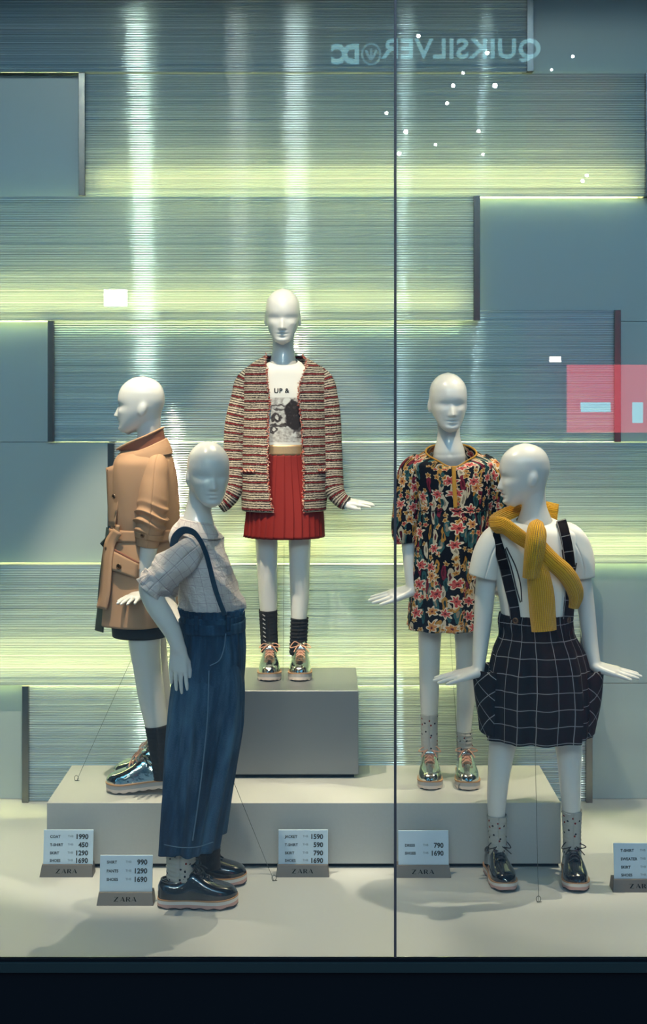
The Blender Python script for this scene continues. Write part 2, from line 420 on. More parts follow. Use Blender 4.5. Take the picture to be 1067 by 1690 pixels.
def floral():
    g = Nd('floral_print'); uv = g.uv()
    wob = g.n('ShaderNodeTexNoise'); g.put(wob.inputs['Vector'], uv); wob.inputs['Scale'].default_value = 28
    wv = g.vm('MULTIPLY', g.vm('SUBTRACT', wob.outputs['Color'], (0.5, 0.5, 0.5)), (0.022, 0.022, 0.0))
    p = g.vm('ADD', uv, wv)
    def cells(vec, scale, rnd=0.85):
        vo = g.n('ShaderNodeTexVoronoi', voronoi_dimensions='2D'); g.put(vo.inputs['Vector'], vec); vo.inputs['Scale'].default_value = scale
        vo.inputs['Randomness'].default_value = rnd
        d = g.vm('SUBTRACT', vec, vo.outputs['Position']); x, y, _ = g.sep(d); c = g.sep(vo.outputs['Color'])
        ang = g.m('ARCTAN2', y, x); r = g.m('SQRT', g.m('ADD', g.m('MULTIPLY', x, x), g.m('MULTIPLY', y, y)))
        return r, ang, c
    col = (0.004, 0.0045, 0.010)
    # leaves and sprays: slanted slivers
    for sc, rot, colA, colB, w in ((46, 0.6, (0.52, 0.44, 0.34), (0.030, 0.10, 0.11), 0.0070), (40, -0.8, (0.16, 0.012, 0.03), (0.45, 0.38, 0.28), 0.0068), (52, 2.2, (0.02, 0.075, 0.085), (0.40, 0.20, 0.04), 0.0060)):
        mp = g.n('ShaderNodeMapping'); g.put(mp.inputs[0], p); mp.inputs['Rotation'].default_value = (0, 0, rot); mp.inputs['Scale'].default_value = (1, 0.27, 1)
        r, ang, c = cells(mp.outputs[0], sc)
        msk = g.m('MULTIPLY', g.m('LESS_THAN', r, w), g.m('LESS_THAN', c[0], 0.62))
        vein = g.m('LESS_THAN', r, w*0.45)
        leaf = g.mix(g.m('GREATER_THAN', c[1], 0.5), colA, colB)
        leaf = g.mix(vein, leaf, tuple(x*0.45 for x in colA))
        col = g.mix(msk, col, leaf)
    # small blossoms, then large ones with a pale rim
    for sc, R0, pet, keep, rim, body, heart in ((46, 0.0086, 5, 0.50, (0.55, 0.42, 0.24), (0.46, 0.22, 0.03), (0.20, 0.03, 0.02)), (19.5, 0.0200, 6, 0.80, (0.62, 0.52, 0.40), (0.42, 0.035, 0.045), (0.60, 0.22, 0.17))):
        r, ang, c = cells(g.vm('ADD', p, (0.013*pet, 0.37/sc, 0)), sc, 0.7)
        lob = g.m('ADD', 0.78, g.m('MULTIPLY', 0.22, g.m('COSINE', g.m('ADD', g.m('MULTIPLY', ang, float(pet)), g.m('MULTIPLY', c[2], 6.28)))))
        q = g.m('DIVIDE', r, g.m('MULTIPLY', lob, R0))
        use = g.m('LESS_THAN', c[0], keep)
        bodyc = g.mix(g.m('GREATER_THAN', c[1], 0.72), body, (0.46, 0.20, 0.03) if sc < 30 else (0.50, 0.07, 0.05))
        stripes = g.m('GREATER_THAN', g.m('SINE', g.m('MULTIPLY', ang, 11.0)), 0.35)
        bodyc = g.mix(g.m('MULTIPLY', stripes, 0.65), bodyc, heart)
        fl = g.mix(g.m('LESS_THAN', q, 0.74), rim, bodyc); fl = g.mix(g.m('LESS_THAN', q, 0.22), fl, (0.10, 0.01, 0.02))
        col = g.mix(g.m('MULTIPLY', use, g.m('LESS_THAN', q, 1.0)), col, fl)
    return g.done(g.bsdf(col, 0.65, spec=0.12))
M['floral'] = floral()
M['ochre'] = plain('ochre_trim', (0.48, 0.23, 0.02), 0.7)

def check(name, base, line, pu, pv, wu, wv, wob, rough=0.85, mixv=1.0, crease=0.0):
    g = Nd(name); u, v, _ = g.sep(g.uv()); a, b = g.grid(u, v, pu, pv, wu, wv, wob)
    m = g.m('MULTIPLY', g.m('MAXIMUM', a, b), mixv); n = g.noise(g.uv(), 60, 3)
    bc = g.mix(n, tuple(x*0.9 for x in base), tuple(x*1.08 for x in base))
    nm = g.bump(g.noise(g.scale(g.uv(), (38, 52, 1)), 1.0, 3, 0.55, 1.2), crease, 0.012) if crease else None
    return g.done(g.bsdf(g.mix(m, bc, line), rough, spec=0.08, normal=nm))
M['plaid'] = check('dark_windowpane_check', (0.006, 0.004, 0.006), (0.30, 0.30, 0.31), 0.044, 0.046, 0.042, 0.042, 0.010, mixv=0.8)
M['shirt'] = check('pale_check_shirt', (0.64, 0.58, 0.57), (0.26, 0.17, 0.22), 0.0235, 0.0235, 0.055, 0.055, 0.005, mixv=0.5, crease=0.55)
M['white_tee'] = plain('white_jersey', (0.76, 0.75, 0.72), 0.9, spec=0.15)

def denim():
    g = Nd('blue_denim'); uv = g.uv()
    n1 = g.noise(g.scale(uv, (20, 3.0, 1)), 1.0, 3, 0.62); n2 = g.noise(g.scale(uv, (700, 260, 1)), 1.0, 1)
    f = g.m('ADD', g.m('MULTIPLY', n1, 0.85), g.m('MULTIPLY', n2, 0.15))
    col = g.ramp(f, [(0.35, (0.004, 0.018, 0.048)), (0.5, (0.011, 0.045, 0.10)), (0.68, (0.055, 0.135, 0.23))])
    return g.done(g.bsdf(col, 0.85, spec=0.15, normal=g.bump(n2, 0.3, 0.001)))
M['denim'] = denim()
M['denim_thread'] = plain('denim_seam', (0.09, 0.17, 0.26), 0.9)
M['navy_strap'] = plain('navy_strap', (0.012, 0.045, 0.09), 0.85, noise=0.2, nscale=200)
M['trench'] = plain('tan_gabardine', (0.43, 0.255, 0.155), 0.75, noise=0.05, nscale=25, spec=0.2)
M['collar_in'] = plain('collar_inside', (0.27, 0.10, 0.06), 0.8)
M['lining'] = plain('dark_green_lining', (0.008, 0.022, 0.018), 0.7)
M['black_cloth'] = plain('black_cloth', (0.006, 0.006, 0.008), 0.8)
M['button'] = plain('horn_button', (0.10, 0.05, 0.02), 0.35)
M['stitch'] = plain('tan_stitching', (0.30, 0.15, 0.07), 0.85)
def knit():
    g = Nd('mustard_knit'); u, v, _ = g.sep(g.uv())
    rib = g.m('SINE', g.m('MULTIPLY', u, 1150.0)); row = g.m('SINE', g.m('MULTIPLY', v, 1300.0))
    h = g.m('ADD', g.m('MULTIPLY', rib, 0.85), g.m('MULTIPLY', row, 0.2))
    col = g.ramp(g.m('ADD', g.m('MULTIPLY', h, 0.25), 0.5), [(0.25, (0.66, 0.30, 0.006)), (0.7, (0.92, 0.48, 0.014))])
    return g.done(g.bsdf(col, 0.9, sheen=0.2, spec=0.15, normal=g.bump(h, 0.8, 0.003)))
M['knit'] = knit()
def speck_sock(name, base, a, b):
    g = Nd(name); uv = g.uv(); vo = g.n('ShaderNodeTexVoronoi', voronoi_dimensions='2D'); g.put(vo.inputs['Vector'], uv); vo.inputs['Scale'].default_value = 75
    c = g.sep(vo.outputs['Color']); d = g.m('MULTIPLY', g.m('LESS_THAN', vo.outputs['Distance'], 0.22), g.m('LESS_THAN', c[0], 0.32))
    col = g.mix(d, base, g.mix(g.m('GREATER_THAN', c[1], 0.6), a, b))
    return g.done(g.bsdf(col, 0.95, spec=0.1))
M['sock_grey'] = speck_sock('speckled_grey_sock', (0.40, 0.40, 0.38), (0.02, 0.02, 0.035), (0.20, 0.02, 0.02))
M['sock_black'] = plain('black_sock', (0.005, 0.005, 0.007), 0.95)
def silver():
    g = Nd('silver_leather'); lw = g.n('ShaderNodeLayerWeight'); lw.inputs[0].default_value = 0.35
    n = g.noise(g.obj(), 45, 2)
    col = g.mix(lw.outputs['Facing'], (0.72, 0.72, 0.66), (0.45, 0.62, 0.56))
    return g.done(g.bsdf(col, 0.13, 1.0, g.bump(n, 0.35, 0.006)))
M['silver'] = silver()
M['patent'] = plain('black_patent', (0.006, 0.009, 0.014), 0.12, coat=1.0, coat_rough=0.02, bump=0.06, nscale=14)
M['sole_pink'] = plain('pink_sole', (0.50, 0.30, 0.27), 0.6)
M['sole_white'] = plain('white_midsole', (0.62, 0.60, 0.58), 0.5)
M['sole_grey'] = plain('grey_midsole', (0.33, 0.33, 0.34), 0.5)
M['sole_black'] = plain('black_outsole', (0.012, 0.014, 0.025), 0.6)
M['sole_pale'] = plain('pale_outsole', (0.62, 0.52, 0.47), 0.6)
M['welt'] = plain('tan_welt', (0.40, 0.22, 0.11), 0.5)
M['lace_pink'] = plain('rose_lace', (0.55, 0.28, 0.20), 0.7)
M['lace_black'] = plain('black_lace', (0.012, 0.014, 0.02), 0.45)
M['card'] = plain('price_card', (0.46, 0.60, 0.74), 0.35)
M['card_base'] = plain('card_holder', (0.10, 0.088, 0.080), 0.45, metal=0.3)
M['card_ink'] = plain('card_ink', (0.02, 0.025, 0.03), 0.7)
M['card_ink_pale'] = plain('card_ink_pale', (0.16, 0.19, 0.24), 0.7)
# ------------------------------------------------------------------ the shop window: shell
GY, WY = 3.36, 4.72                                # glass plane, back wall
box('floor', -2.3, 2.3, GY-0.005, WY+0.1, -0.08, 0.0, M['floor'], kind='structure', label='pale lacquered display floor of the shop window')
wall_back = box('wall_back', -2.3, 2.3, WY, WY+0.1, 0.0, 3.0, M['cavity'], kind='structure', label='back wall of the display behind fluted and lacquered panels')
box('wall_left', -2.4, -2.3, GY, WY+0.1, 0.0, 3.0, M['ceiling'], kind='structure', label='side wall of the display, outside the frame')
box('wall_right', 2.3, 2.4, GY, WY+0.1, 0.0, 3.0, M['ceiling'], kind='structure', label='opposite side wall of the display')
box('ceiling', -2.4, 2.4, GY, WY+0.1, 3.0, 3.1, M['ceiling'], kind='structure', label='display ceiling above the frame')
jx = (651.5-HX)/F*GY
box('window_1', -2.3, jx-0.003, GY-0.010, GY-0.004, 0.0, 3.0, M['glass'], kind='structure', label='large clear glass pane in front of the coat and the jacket')
box('window_2', jx+0.003, 2.3, GY-0.010, GY-0.004, 0.0, 3.0, M['glass'], kind='structure', label='large clear glass pane in front of the dress and the pinafore')
box('trim_1', jx-0.003, jx+0.003, GY-0.012, GY-0.002, 0.0, 3.0, M['joint'], kind='structure', label='thin dark upright joint between the two panes')
z1 = EYE-(1582-HY)/F*GY; z2 = EYE-(1597-HY)/F*GY
box('trim_2', -2.3, 2.3, GY-0.02, GY-0.006, z1, 0.0, M['black'], kind='structure', label='black shadow gap under the glass')
box('trim_3', -2.3, 2.3, GY-0.03, GY-0.006, z2, z1, M['sill'], kind='structure', label='dark metal sill strip below the glass')
box('wall_base', -2.3, 2.3, GY-0.022, GY-0.006, -0.32, z2, M['black'], kind='structure', label='black base below the window sill')
fm = plain('mall_floor', (0.07, 0.08, 0.085), 0.5)
box('floor_mall', -9, 9, -18, GY-0.03, -0.36, -0.32, fm, kind='structure', label='passage floor in front of the shop window')

# plinth and box
PY0, PY1, PH = 3.975, 4.37, 0.19
s_ = F/PY0
pl = thing('display_plinth', ((500-HX)/s_, PY0, 0), 'long low pale grey stone plinth under the coat and dress mannequins', 'plinth')
box('plinth_body', (77-HX)/s_, (925-HX)/s_, PY0, PY1, 0.012, PH, M['plinth'], pl, bevel=0.002)
box('plinth_foot', (80-HX)/s_, (922-HX)/s_, PY0+0.012, PY1-0.01, 0.0, 0.012, M['black'], pl)
BY0, BY1, BH = 4.222, 4.575, 0.462
s_ = F/BY0
bx_ = thing('display_box', ((468-HX)/s_, BY0, PH), 'satin grey metal box carrying the mannequin in the tweed jacket', 'box')
box('box_body', (345-HX)/s_, (591.5-HX)/s_, BY0, BY1, PH+0.012, BH, M['box'], bx_, bevel=0.0025)
box('box_foot', (352-HX)/s_, (584-HX)/s_, BY0+0.015, PY1-0.005, PH, PH+0.012, M['black'], bx_)

# fluted light panels
random.seed(4)
def fluted(x0, x1, z0, z1, y, seed):
    rng = np.random.RandomState(seed); n = int((z1-z0)/0.0078); prof = []
    zs = np.linspace(z0, z1, n+1)
    for i in range(n):
        a = rng.uniform(0.0016, 0.0036)
        for k in range(8):
            t = k/8; prof.append((zs[i]+(zs[i+1]-zs[i])*t, y-a*math.sin(math.pi*t)))
    prof.append((z1, y))
    V = []
    for x in (x0, x1):
        for z, yy in prof: V.append((x, yy, z))
    m = len(prof); f = [(i, m+i, m+i+1, i+1) for i in range(m-1)]
    # a flat back closes the sheet
    b = len(V); V += [(x0, y+0.004, z0), (x1, y+0.004, z0), (x1, y+0.004, z1), (x0, y+0.004, z1)]
    f.append((b+1, b, b+3, b+2))
    return V, f
ZR = [0.0, 0.394, 0.804, 1.215, 1.626, 2.047, 2.464, 2.90]
rowsP = [  # x0, x1, left post, right post, strip z (or None), z0, z1, y, label
    (-0.994, 0.885, 1, 1, None, 0.0, ZR[1], 4.615, 'lowest fluted panel, between two metal posts on the floor'),
    (-2.25, 0.865, 0, 1, 0.486, ZR[1], ZR[2], 4.605, 'glowing fluted panel level with the display box top'),
    (-0.706, 2.25, 1, 0, 0.866, ZR[2], ZR[3], 4.615, 'glowing fluted panel behind the skirts, starting behind the trench coat'),
    (-0.912, 0.985, 1, 1, None, ZR[3], 1.665, 4.635, 'unlit fluted panel between two posts behind the mannequin heads'),
    (-2.25, 0.505, 0, 1, 1.700, ZR[4], ZR[5], 4.605, 'glowing fluted panel just above the jacket mannequin head'),
    (-0.804, 1.086, 1, 1, 2.105, ZR[5], ZR[6], 4.615, 'glowing fluted panel second from the top, post at each end'),
    (-2.25, 0.685, 0, 1, None, ZR[6], ZR[7], 4.605, 'topmost fluted panel, dark blue and cut by the upper edge'),
]
for i, (x0, x1, pl_, pr_, zs, z0, z1, y, lab) in enumerate(rowsP):
    t = thing('fluted_panel', ((x0+x1)/2, y, z0), lab, 'panel', 'staggered fluted panels on the back wall')
    v, f = fluted(x0, x1, z0+0.0006, z1-0.0006, y, i)
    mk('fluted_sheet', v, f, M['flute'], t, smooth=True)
    for side, on in ((x0, pl_), (x1, pr_)):
        if on:
            sg = -1 if side == x0 else 1
            box('end_post', min(side, side+sg*0.022), max(side, side+sg*0.022), y-0.018, (y+0.022 if i == 4 else y+0.005 if i == 3 else WY-0.004), z0+(0.0 if i == 0 else 0.001), z1-0.001, M['post'], t, bevel=0.0015)
    if zs:
        box('light_strip', max(x0+0.03, -2.2), min(x1-0.03, 2.2), y+0.034, y+0.046, zs-0.006, zs+0.006, M['led'], t)

for i, (x0, x1, pl_, pr_, zs, z0, z1, y, lab) in enumerate(rowsP):
    z1 = ZR[i+1]
    if pl_: box('lacquered_panel', -2.3, x0-0.023, 4.642, WY, z0+0.0008, z1-0.0008, M['wall'], wall_back, bevel=0.001)
    if pr_: box('lacquered_panel', x1+0.023, 2.3, 4.642, WY, z0+0.0008, z1-0.0008, M['wall'], wall_back, bevel=0.001)

# ------------------------------------------------------------------ across the passage: what the glass and the fluted sheets mirror
def text_mesh(body, size, extrude=0.0, bold=0.0, spacing=1.0, align='LEFT'):
    cu = bpy.data.curves.new('lettering', 'FONT'); cu.body = body; cu.size = size; cu.extrude = extrude; cu.offset = bold
    cu.align_x = align; cu.space_character = spacing; cu.resolution_u = 3
    ob = bpy.data.objects.new('lettering_tmp', cu); COL.objects.link(ob)
    dg = bpy.context.evaluated_depsgraph_get(); dg.update()
    me = bpy.data.meshes.new_from_object(ob.evaluated_get(dg))
    v = np.array([tuple(q.co) for q in me.vertices]).reshape(-1, 3); f = [tuple(p.vertices) for p in me.polygons]
    bpy.data.objects.remove(ob); bpy.data.curves.remove(cu); bpy.data.meshes.remove(me)
    return v, f
def refl(px, py, Y):                                # a point across the passage whose mirror image in the glass shows at px, py
    D = 2*GY-Y
    return np.array([(px-HX)/F*D, Y, EYE-(py-HY)/F*D])
SY = -6.0
sign_m = emit('sign_glow', (0.35, 0.75, 0.85), 3.2)
sg = thing('shop_sign', tuple(refl(720, 90, SY)+np.array([0, 0, 0])), 'illuminated shop sign across the passage, mirrored in the upper glass', 'sign')
fascia_m = plain('fascia', (0.02, 0.028, 0.033), 0.6)
b = refl(930, 119, SY-0.1)
box('sign_board', -8, 8, SY-0.16, SY-0.06, b[2], b[2]+0.72, fascia_m, sg)
box('wall_opposite', -8, 8, SY-0.5, SY-0.2, -0.32, b[2]+0.72, plain('facade', (0.02, 0.03, 0.036), 0.5, noise=0.2, nscale=1.5), kind='structure', label='dark shop front across the passage')
def sign_text(body, px_right, py_base, h, bold=0.0, spacing=1.0, width=None):
    v, f = text_mesh(body, 1.0, 0.03, bold, spacing)
    v = v-[v[:,0].min(), 0, 0]; sc = h/0.70
    wx = (width/v[:,0].max()) if width else sc
    p = refl(px_right, py_base, SY)
    return np.column_stack([p[0]-v[:,0]*wx, SY+v[:,2]*0.6, p[2]+v[:,1]*sc]), [q for q in f]
k = F/(2*GY-SY)
v, f = sign_text('QUIKSILVER', 891, 96, 31/k, 0.015, 1.05, 262/k)
mk('lettering', v, f, sign_m, sg, smooth=False)
v1, f1 = sign_text('D', 592, 104, 29/k, 0.05, 1, 27/k); v2, f2 = sign_text('C', 571, 104, 29/k, 0.05, 1, 25/k)
v, f = join((v1, f1), (v2, f2)); mk('monogram', v, f, sign_m, sg, smooth=False)
c = refl(612, 90, SY); th = np.linspace(0, 2*math.pi, 40)
ring = [c+np.array([math.cos(t)*15/k, 0, math.sin(t)*17/k]) for t in th]
ch = [c+np.array([9/k, 0, 6/k]), c+np.array([0, 0, -8/k]), c+np.array([-9/k, 0, 6/k])]
v, f = join(tube_vf(ring, 1.6/k, 40, 6), tube_vf(ch, 2.2/k, 12, 6), tube_vf([c+np.array([0,0,-8/k]), c+np.array([0,0,9/k])], 1.8/k, 4, 6))
mk('round_emblem', v, f, emit('emblem_glow', (0.3, 0.6, 0.7), 2.5), sg)
# red lightbox
a, b = refl(936, 602, SY), refl(1110, 714, SY)
rb = thing('red_lightbox', (a[0], SY, b[2]), 'red illuminated shop board across the passage, mirrored low in the glass', 'sign')
box('board_face', a[0], b[0], SY-0.06, SY, b[2], a[2], emit('red_glow', (0.85, 0.10, 0.14), 4.5), rb)
cy_m = emit('pale_glow', (0.45, 0.80, 0.90), 6)
for (xa, ya, xb, yb) in ((957, 664, 1006, 680), (1042, 664, 1059, 698)):
    a, b = refl(xa, ya, SY), refl(xb, yb, SY); box('pale_mark', a[0], b[0], SY, SY+0.02, b[2], a[2], cy_m, rb)
# lamps
def lamp(name, px, py, Y, w, h, col, st, label, cat='lamp', group=None):
    p = refl(px, py, Y); kk = F/(2*GY-Y); ww, hh = w/kk/2, h/kk/2
    t = thing(name, (p[0], p[1], p[2]), label, cat, group)
    box('diffuser', p[0]-ww, p[0]+ww, p[1]-0.02, p[1]+0.02, p[2]-hh, p[2]+hh, emit('lamp_glow', col, st), t)
    box('housing', p[0]-ww*1.08, p[0]+ww*1.08, p[1]-0.08, p[1]-0.02, p[2]-hh*1.08, p[2]+hh*1.08, fascia_m, t)
    return t
lamp('square_lamp', 191, 492, -5.9, 37, 27, (1.0, 0.97, 0.82), 40, 'bright square lamp mirrored beside the upper glow band')
lamp('square_lamp', 915, 593, -5.9, 18, 9, (1.0, 0.95, 0.85), 30, 'small bright lamp mirrored above the red board')
for px, w, col, st, lb in ((164, 36, (1.0, 0.97, 0.80), 330, 'high lamp streaking down the fluted panels above the trench coat'), (479, 40, (1.0, 0.93, 0.88), 190, 'high lamp streaking down the fluted panels above the tweed jacket'), (362, 34, (1.0, 0.86, 0.80), 70, 'dim high lamp streaking faintly between two brighter streaks'), (697, 9, (0.9, 0.97, 1.0), 300, 'narrow high lamp streaking just beside the pane joint'), (853, 7, (0.9, 0.97, 1.0), 260, 'narrow high lamp streaking above the floral dress')):
    lamp('high_lamp', px, -95, -5.9, w, 130, col, st*0.42, lb)
for j, (px, py, r) in enumerate([(944,94,3),(909,116,2.5),(816,142,5),(763,121,3),(747,142,4),(737,171,3.5),(789,217,3.5),(796,255,3),(658,254,4.5),(669,218,4.5),(960,299,3.5),(967,290,3),(637,187,3.5),(718,239,3),(690,60,4),(803,88,4)]):
    p = refl(px, py, -5.5); kk = F/(2*GY+5.5)
    v, f = disc_vf(p, (0, 1, -0.25), r/kk*0.8, 0.02)
    mk('downlight', v, f, emit('downlight_glow', (1.0, 0.98, 0.92), 60), label='tiny round ceiling lamp mirrored as a white dot in the glass', cat='lamp', group='downlights mirrored in the glass')
# ------------------------------------------------------------------ mannequin bodies: one smooth implicit surface each
VOX = 0.0026
class Body:
    def __init__(s): s.pr = []
    def cone(s, a, b, ra, rb, k=0.006): s.pr.append(('c', np.array(a, float), np.array(b, float), ra, rb, k))
    def limb(s, pts, k=0.012):
        q = np.array([list(p)+[rr] for p, rr in pts]); q, _ = catmull(q, 10*(len(pts)-1)+1); s.pr.append(('l', q, k))
    def ell(s, c, r, k=0.01, rot=None): s.pr.append(('e', np.array(c, float), np.array(r, float), rot if rot is not None else np.eye(3), k))
    def head(s, chin, yaw, pitch=0.0, roll=0.0, H=0.174): s.pr.append(('h', np.array(chin, float), yaw, pitch, roll, H))
    def bounds(s):
        lo, hi = [], []
        for p in s.pr:
            if p[0] == 'c': r = max(p[3], p[4]); lo.append(np.minimum(p[1], p[2])-r); hi.append(np.maximum(p[1], p[2])+r)
            elif p[0] == 'l': r = p[1][:,3].max(); lo.append(p[1][:,:3].min(0)-r); hi.append(p[1][:,:3].max(0)+r)
            elif p[0] == 'e': r = p[2].max(); lo.append(p[1]-r); hi.append(p[1]+r)
            else: lo.append(p[1]-[0.12, 0.12, 0.03]); hi.append(p[1]+[0.12, 0.12, 0.2])
        return np.min(lo, 0)-0.02, np.max(hi, 0)+0.02
    def build(s):
        lo, hi = s.bounds(); n = np.ceil((hi-lo)/VOX).astype(int)+1
        ax = [lo[i]+np.arange(n[i])*VOX for i in range(3)]
        D = np.full(tuple(n), 0.5, dtype=np.float32)
        def win(a, b):
            i0 = np.clip(np.floor((a-lo)/VOX).astype(int), 0, n-1); i1 = np.clip(np.ceil((b-lo)/VOX).astype(int)+1, 1, n)
            sl = tuple(slice(i0[i], i1[i]) for i in range(3))
            g = np.meshgrid(ax[0][sl[0]], ax[1][sl[1]], ax[2][sl[2]], indexing='ij')
            return sl, g
        def add(sl, d, k):
            o = D[sl]; h = np.clip(0.5+0.5*(o-d)/k, 0, 1); D[sl] = o*(1-h)+d*h-k*h*(1-h)
        for p in s.pr:
            if p[0] == 'c':
                _, a, b, ra, rb, k = p; r = max(ra, rb)+0.03
                sl, g = win(np.minimum(a, b)-r, np.maximum(a, b)+r)
                ab = b-a; L2 = ab.dot(ab)+1e-12
                t = np.clip(((g[0]-a[0])*ab[0]+(g[1]-a[1])*ab[1]+(g[2]-a[2])*ab[2])/L2, 0, 1)
                d = np.sqrt((g[0]-a[0]-t*ab[0])**2+(g[1]-a[1]-t*ab[1])**2+(g[2]-a[2]-t*ab[2])**2)-(ra+(rb-ra)*t)
                add(sl, d, k)
            elif p[0] == 'l':
                _, q, k = p; r = q[:,3].max()+0.03; W0, W1 = q[:,:3].min(0)-r, q[:,:3].max(0)+r
                slW, _g = win(W0, W1); best = np.full(D[slW].shape, 0.5, np.float32); o0 = np.array([x.start for x in slW])
                for a4, b4 in zip(q[:-1], q[1:]):
                    a, b, ra, rb = a4[:3], b4[:3], a4[3], b4[3]; rr = max(ra, rb)+0.03
                    sl, g = win(np.minimum(a, b)-rr, np.maximum(a, b)+rr)
                    ab = b-a; L2 = ab.dot(ab)+1e-12
                    t = np.clip(((g[0]-a[0])*ab[0]+(g[1]-a[1])*ab[1]+(g[2]-a[2])*ab[2])/L2, 0, 1)
                    d = np.sqrt((g[0]-a[0]-t*ab[0])**2+(g[1]-a[1]-t*ab[1])**2+(g[2]-a[2]-t*ab[2])**2)-(ra+(rb-ra)*t)
                    ls = tuple(slice(max(0, sl[i].start-o0[i]), min(best.shape[i], sl[i].stop-o0[i])) for i in range(3))
                    best[ls] = np.minimum(best[ls], d[tuple(slice(0, ls[i].stop-ls[i].start) for i in range(3))])
                add(slW, best, k)
            elif p[0] == 'e':
                _, c, r, rot, k = p; R = r.max()+0.03
                sl, g = win(c-R, c+R); q = np.stack([g[i]-c[i] for i in range(3)], -1)@rot
                kk = np.sqrt(((q/r)**2).sum(-1)); d = (kk-1)*r.min()
                add(sl, d, k)
            else:
                _, c, yaw, pitch, roll, H = p
                sl, g = win(c-[0.15, 0.15, 0.06], c+[0.15, 0.15, 0.24])
                # local frame: forward = face direction (yaw 0 faces the passage, -Y)
                cz, sz_ = math.cos(yaw), math.sin(yaw)
                fw = np.array([sz_, -cz, 0]); rt = np.array([cz, sz_, 0]); up = np.array([0, 0, 1.0])
                cp, sp = math.cos(pitch), math.sin(pitch); fw, up = fw*cp+up*sp, up*cp-fw*sp
                cr, sr = math.cos(roll), math.sin(roll); rt, up = rt*cr+up*sr, up*cr-rt*sr
                q = [g[i]-c[i] for i in range(3)]
                X = (q[0]*rt[0]+q[1]*rt[1]+q[2]*rt[2])/H; Yf = (q[0]*fw[0]+q[1]*fw[1]+q[2]*fw[2])/H; h = (q[0]*up[0]+q[1]*up[1]+q[2]*up[2])/H
                add(sl, (head_field(X, Yf, h)*H).astype(np.float32), 0.008)
        return surface_nets(D, lo)

HF = pchip([-.02,0,.03,.08,.14,.19,.25,.30,.40,.47,.53,.60,.70,.80,.90,.96,.99,1.0], [.20,.26,.345,.378,.372,.378,.392,.400,.402,.396,.408,.415,.402,.362,.272,.165,.07,.0])
HB = pchip([-.02,0,.03,.10,.15,.20,.25,.30,.40,.50,.60,.70,.80,.90,.96,.99,1.0], [-.19,-.16,-.10,-.01,.05,.12,.215,.285,.345,.385,.400,.390,.358,.285,.195,.10,.015])
HW = pchip([-.02,0,.03,.08,.14,.20,.30,.40,.50,.60,.70,.80,.90,.96,.99,1.0], [.02,.065,.118,.165,.205,.235,.275,.300,.313,.318,.312,.285,.216,.140,.070,.010])
def head_field(X, Y, h):
    f, b, w = HF(np.minimum(h, 0.9)), HB(np.minimum(h, 0.9)), HW(np.minimum(h, 0.9))
    top = np.where(h > 0.9, np.sqrt(np.clip(1-((h-0.6)/0.4)**2, 0, 1))/0.6614, 1.0); f, b, w = f*top, b*top, w*top
    c = (f-b)/2; ry = np.maximum((f+b)/2, 0.004); rx = np.maximum(w, 0.004)
    a = np.abs(X)/rx; e = np.abs(Y-c)/ry; n = 2.25
    q = (a**n+e**n)**(1/n)
    rho = np.sqrt(X**2+(Y-c)**2)
    d = np.where(q > 1e-4, rho*(1-1/np.maximum(q, 1e-4)), -0.2)
    d = np.clip(d, -0.2, 0.6)
    front = np.clip((Y-0.12)/0.12, 0, 1)
    G = lambda x0, h0, sx, sh: np.exp(-((X-x0)/sx)**2-((h-h0)/sh)**2)
    # nose: a wedge from the bridge to the tip, cut off below
    tn = np.clip((0.50-h)/(0.50-0.295), 0, 1.25)
    hgt = 0.076*np.where(tn <= 1, tn**1.25, np.maximum(0, 1-((tn-1)/0.2)**2))
    hgt = np.where((h < 0.252) | (h > 0.5), 0, hgt)
    wd = 0.030+0.024*np.clip(tn, 0, 1)**1.5
    bump = hgt*np.exp(-np.abs(X/wd)**2.2)
    bump = bump-0.016*(G(0.14, 0.455, 0.10, 0.070)+G(-0.14, 0.455, 0.10, 0.070))     # sockets
    bump = bump+0.004*(G(0.12, 0.56, 0.11, 0.05)+G(-0.12, 0.56, 0.11, 0.05))           # brow
    bump = bump+0.014*(G(0.17, 0.375, 0.07, 0.06)+G(-0.17, 0.375, 0.07, 0.06))           # cheek bones
    bump = bump+0.026*G(0, 0.214, 0.068, 0.019)-0.030*G(0, 0.187, 0.080, 0.010)+0.030*G(0, 0.160, 0.058, 0.020)  # lips
    bump = bump-0.010*G(0, 0.120, 0.08, 0.022)+0.012*G(0, 0.065, 0.07, 0.035)            # chin
    d = d-bump*front
    # ears: flat teardrops
    for sx in (-1, 1):
        ex = (X-sx*0.305)/0.040; ey = (Y+0.055+0.10*(h-0.42))/0.072; ez = (h-0.43)/0.115
        kk = np.sqrt(ex**2+ey**2+ez**2); de = (kk-1)*0.040
        hh = np.clip(0.5+0.5*(d-de)/0.03, 0, 1); d = d*(1-hh)+de*hh-0.03*hh*(1-hh)
    d = np.where(h > 1.0, np.maximum(d, h-1.0), d); d = np.where(h < -0.02, np.maximum(d, -0.02-h), d)
    return d

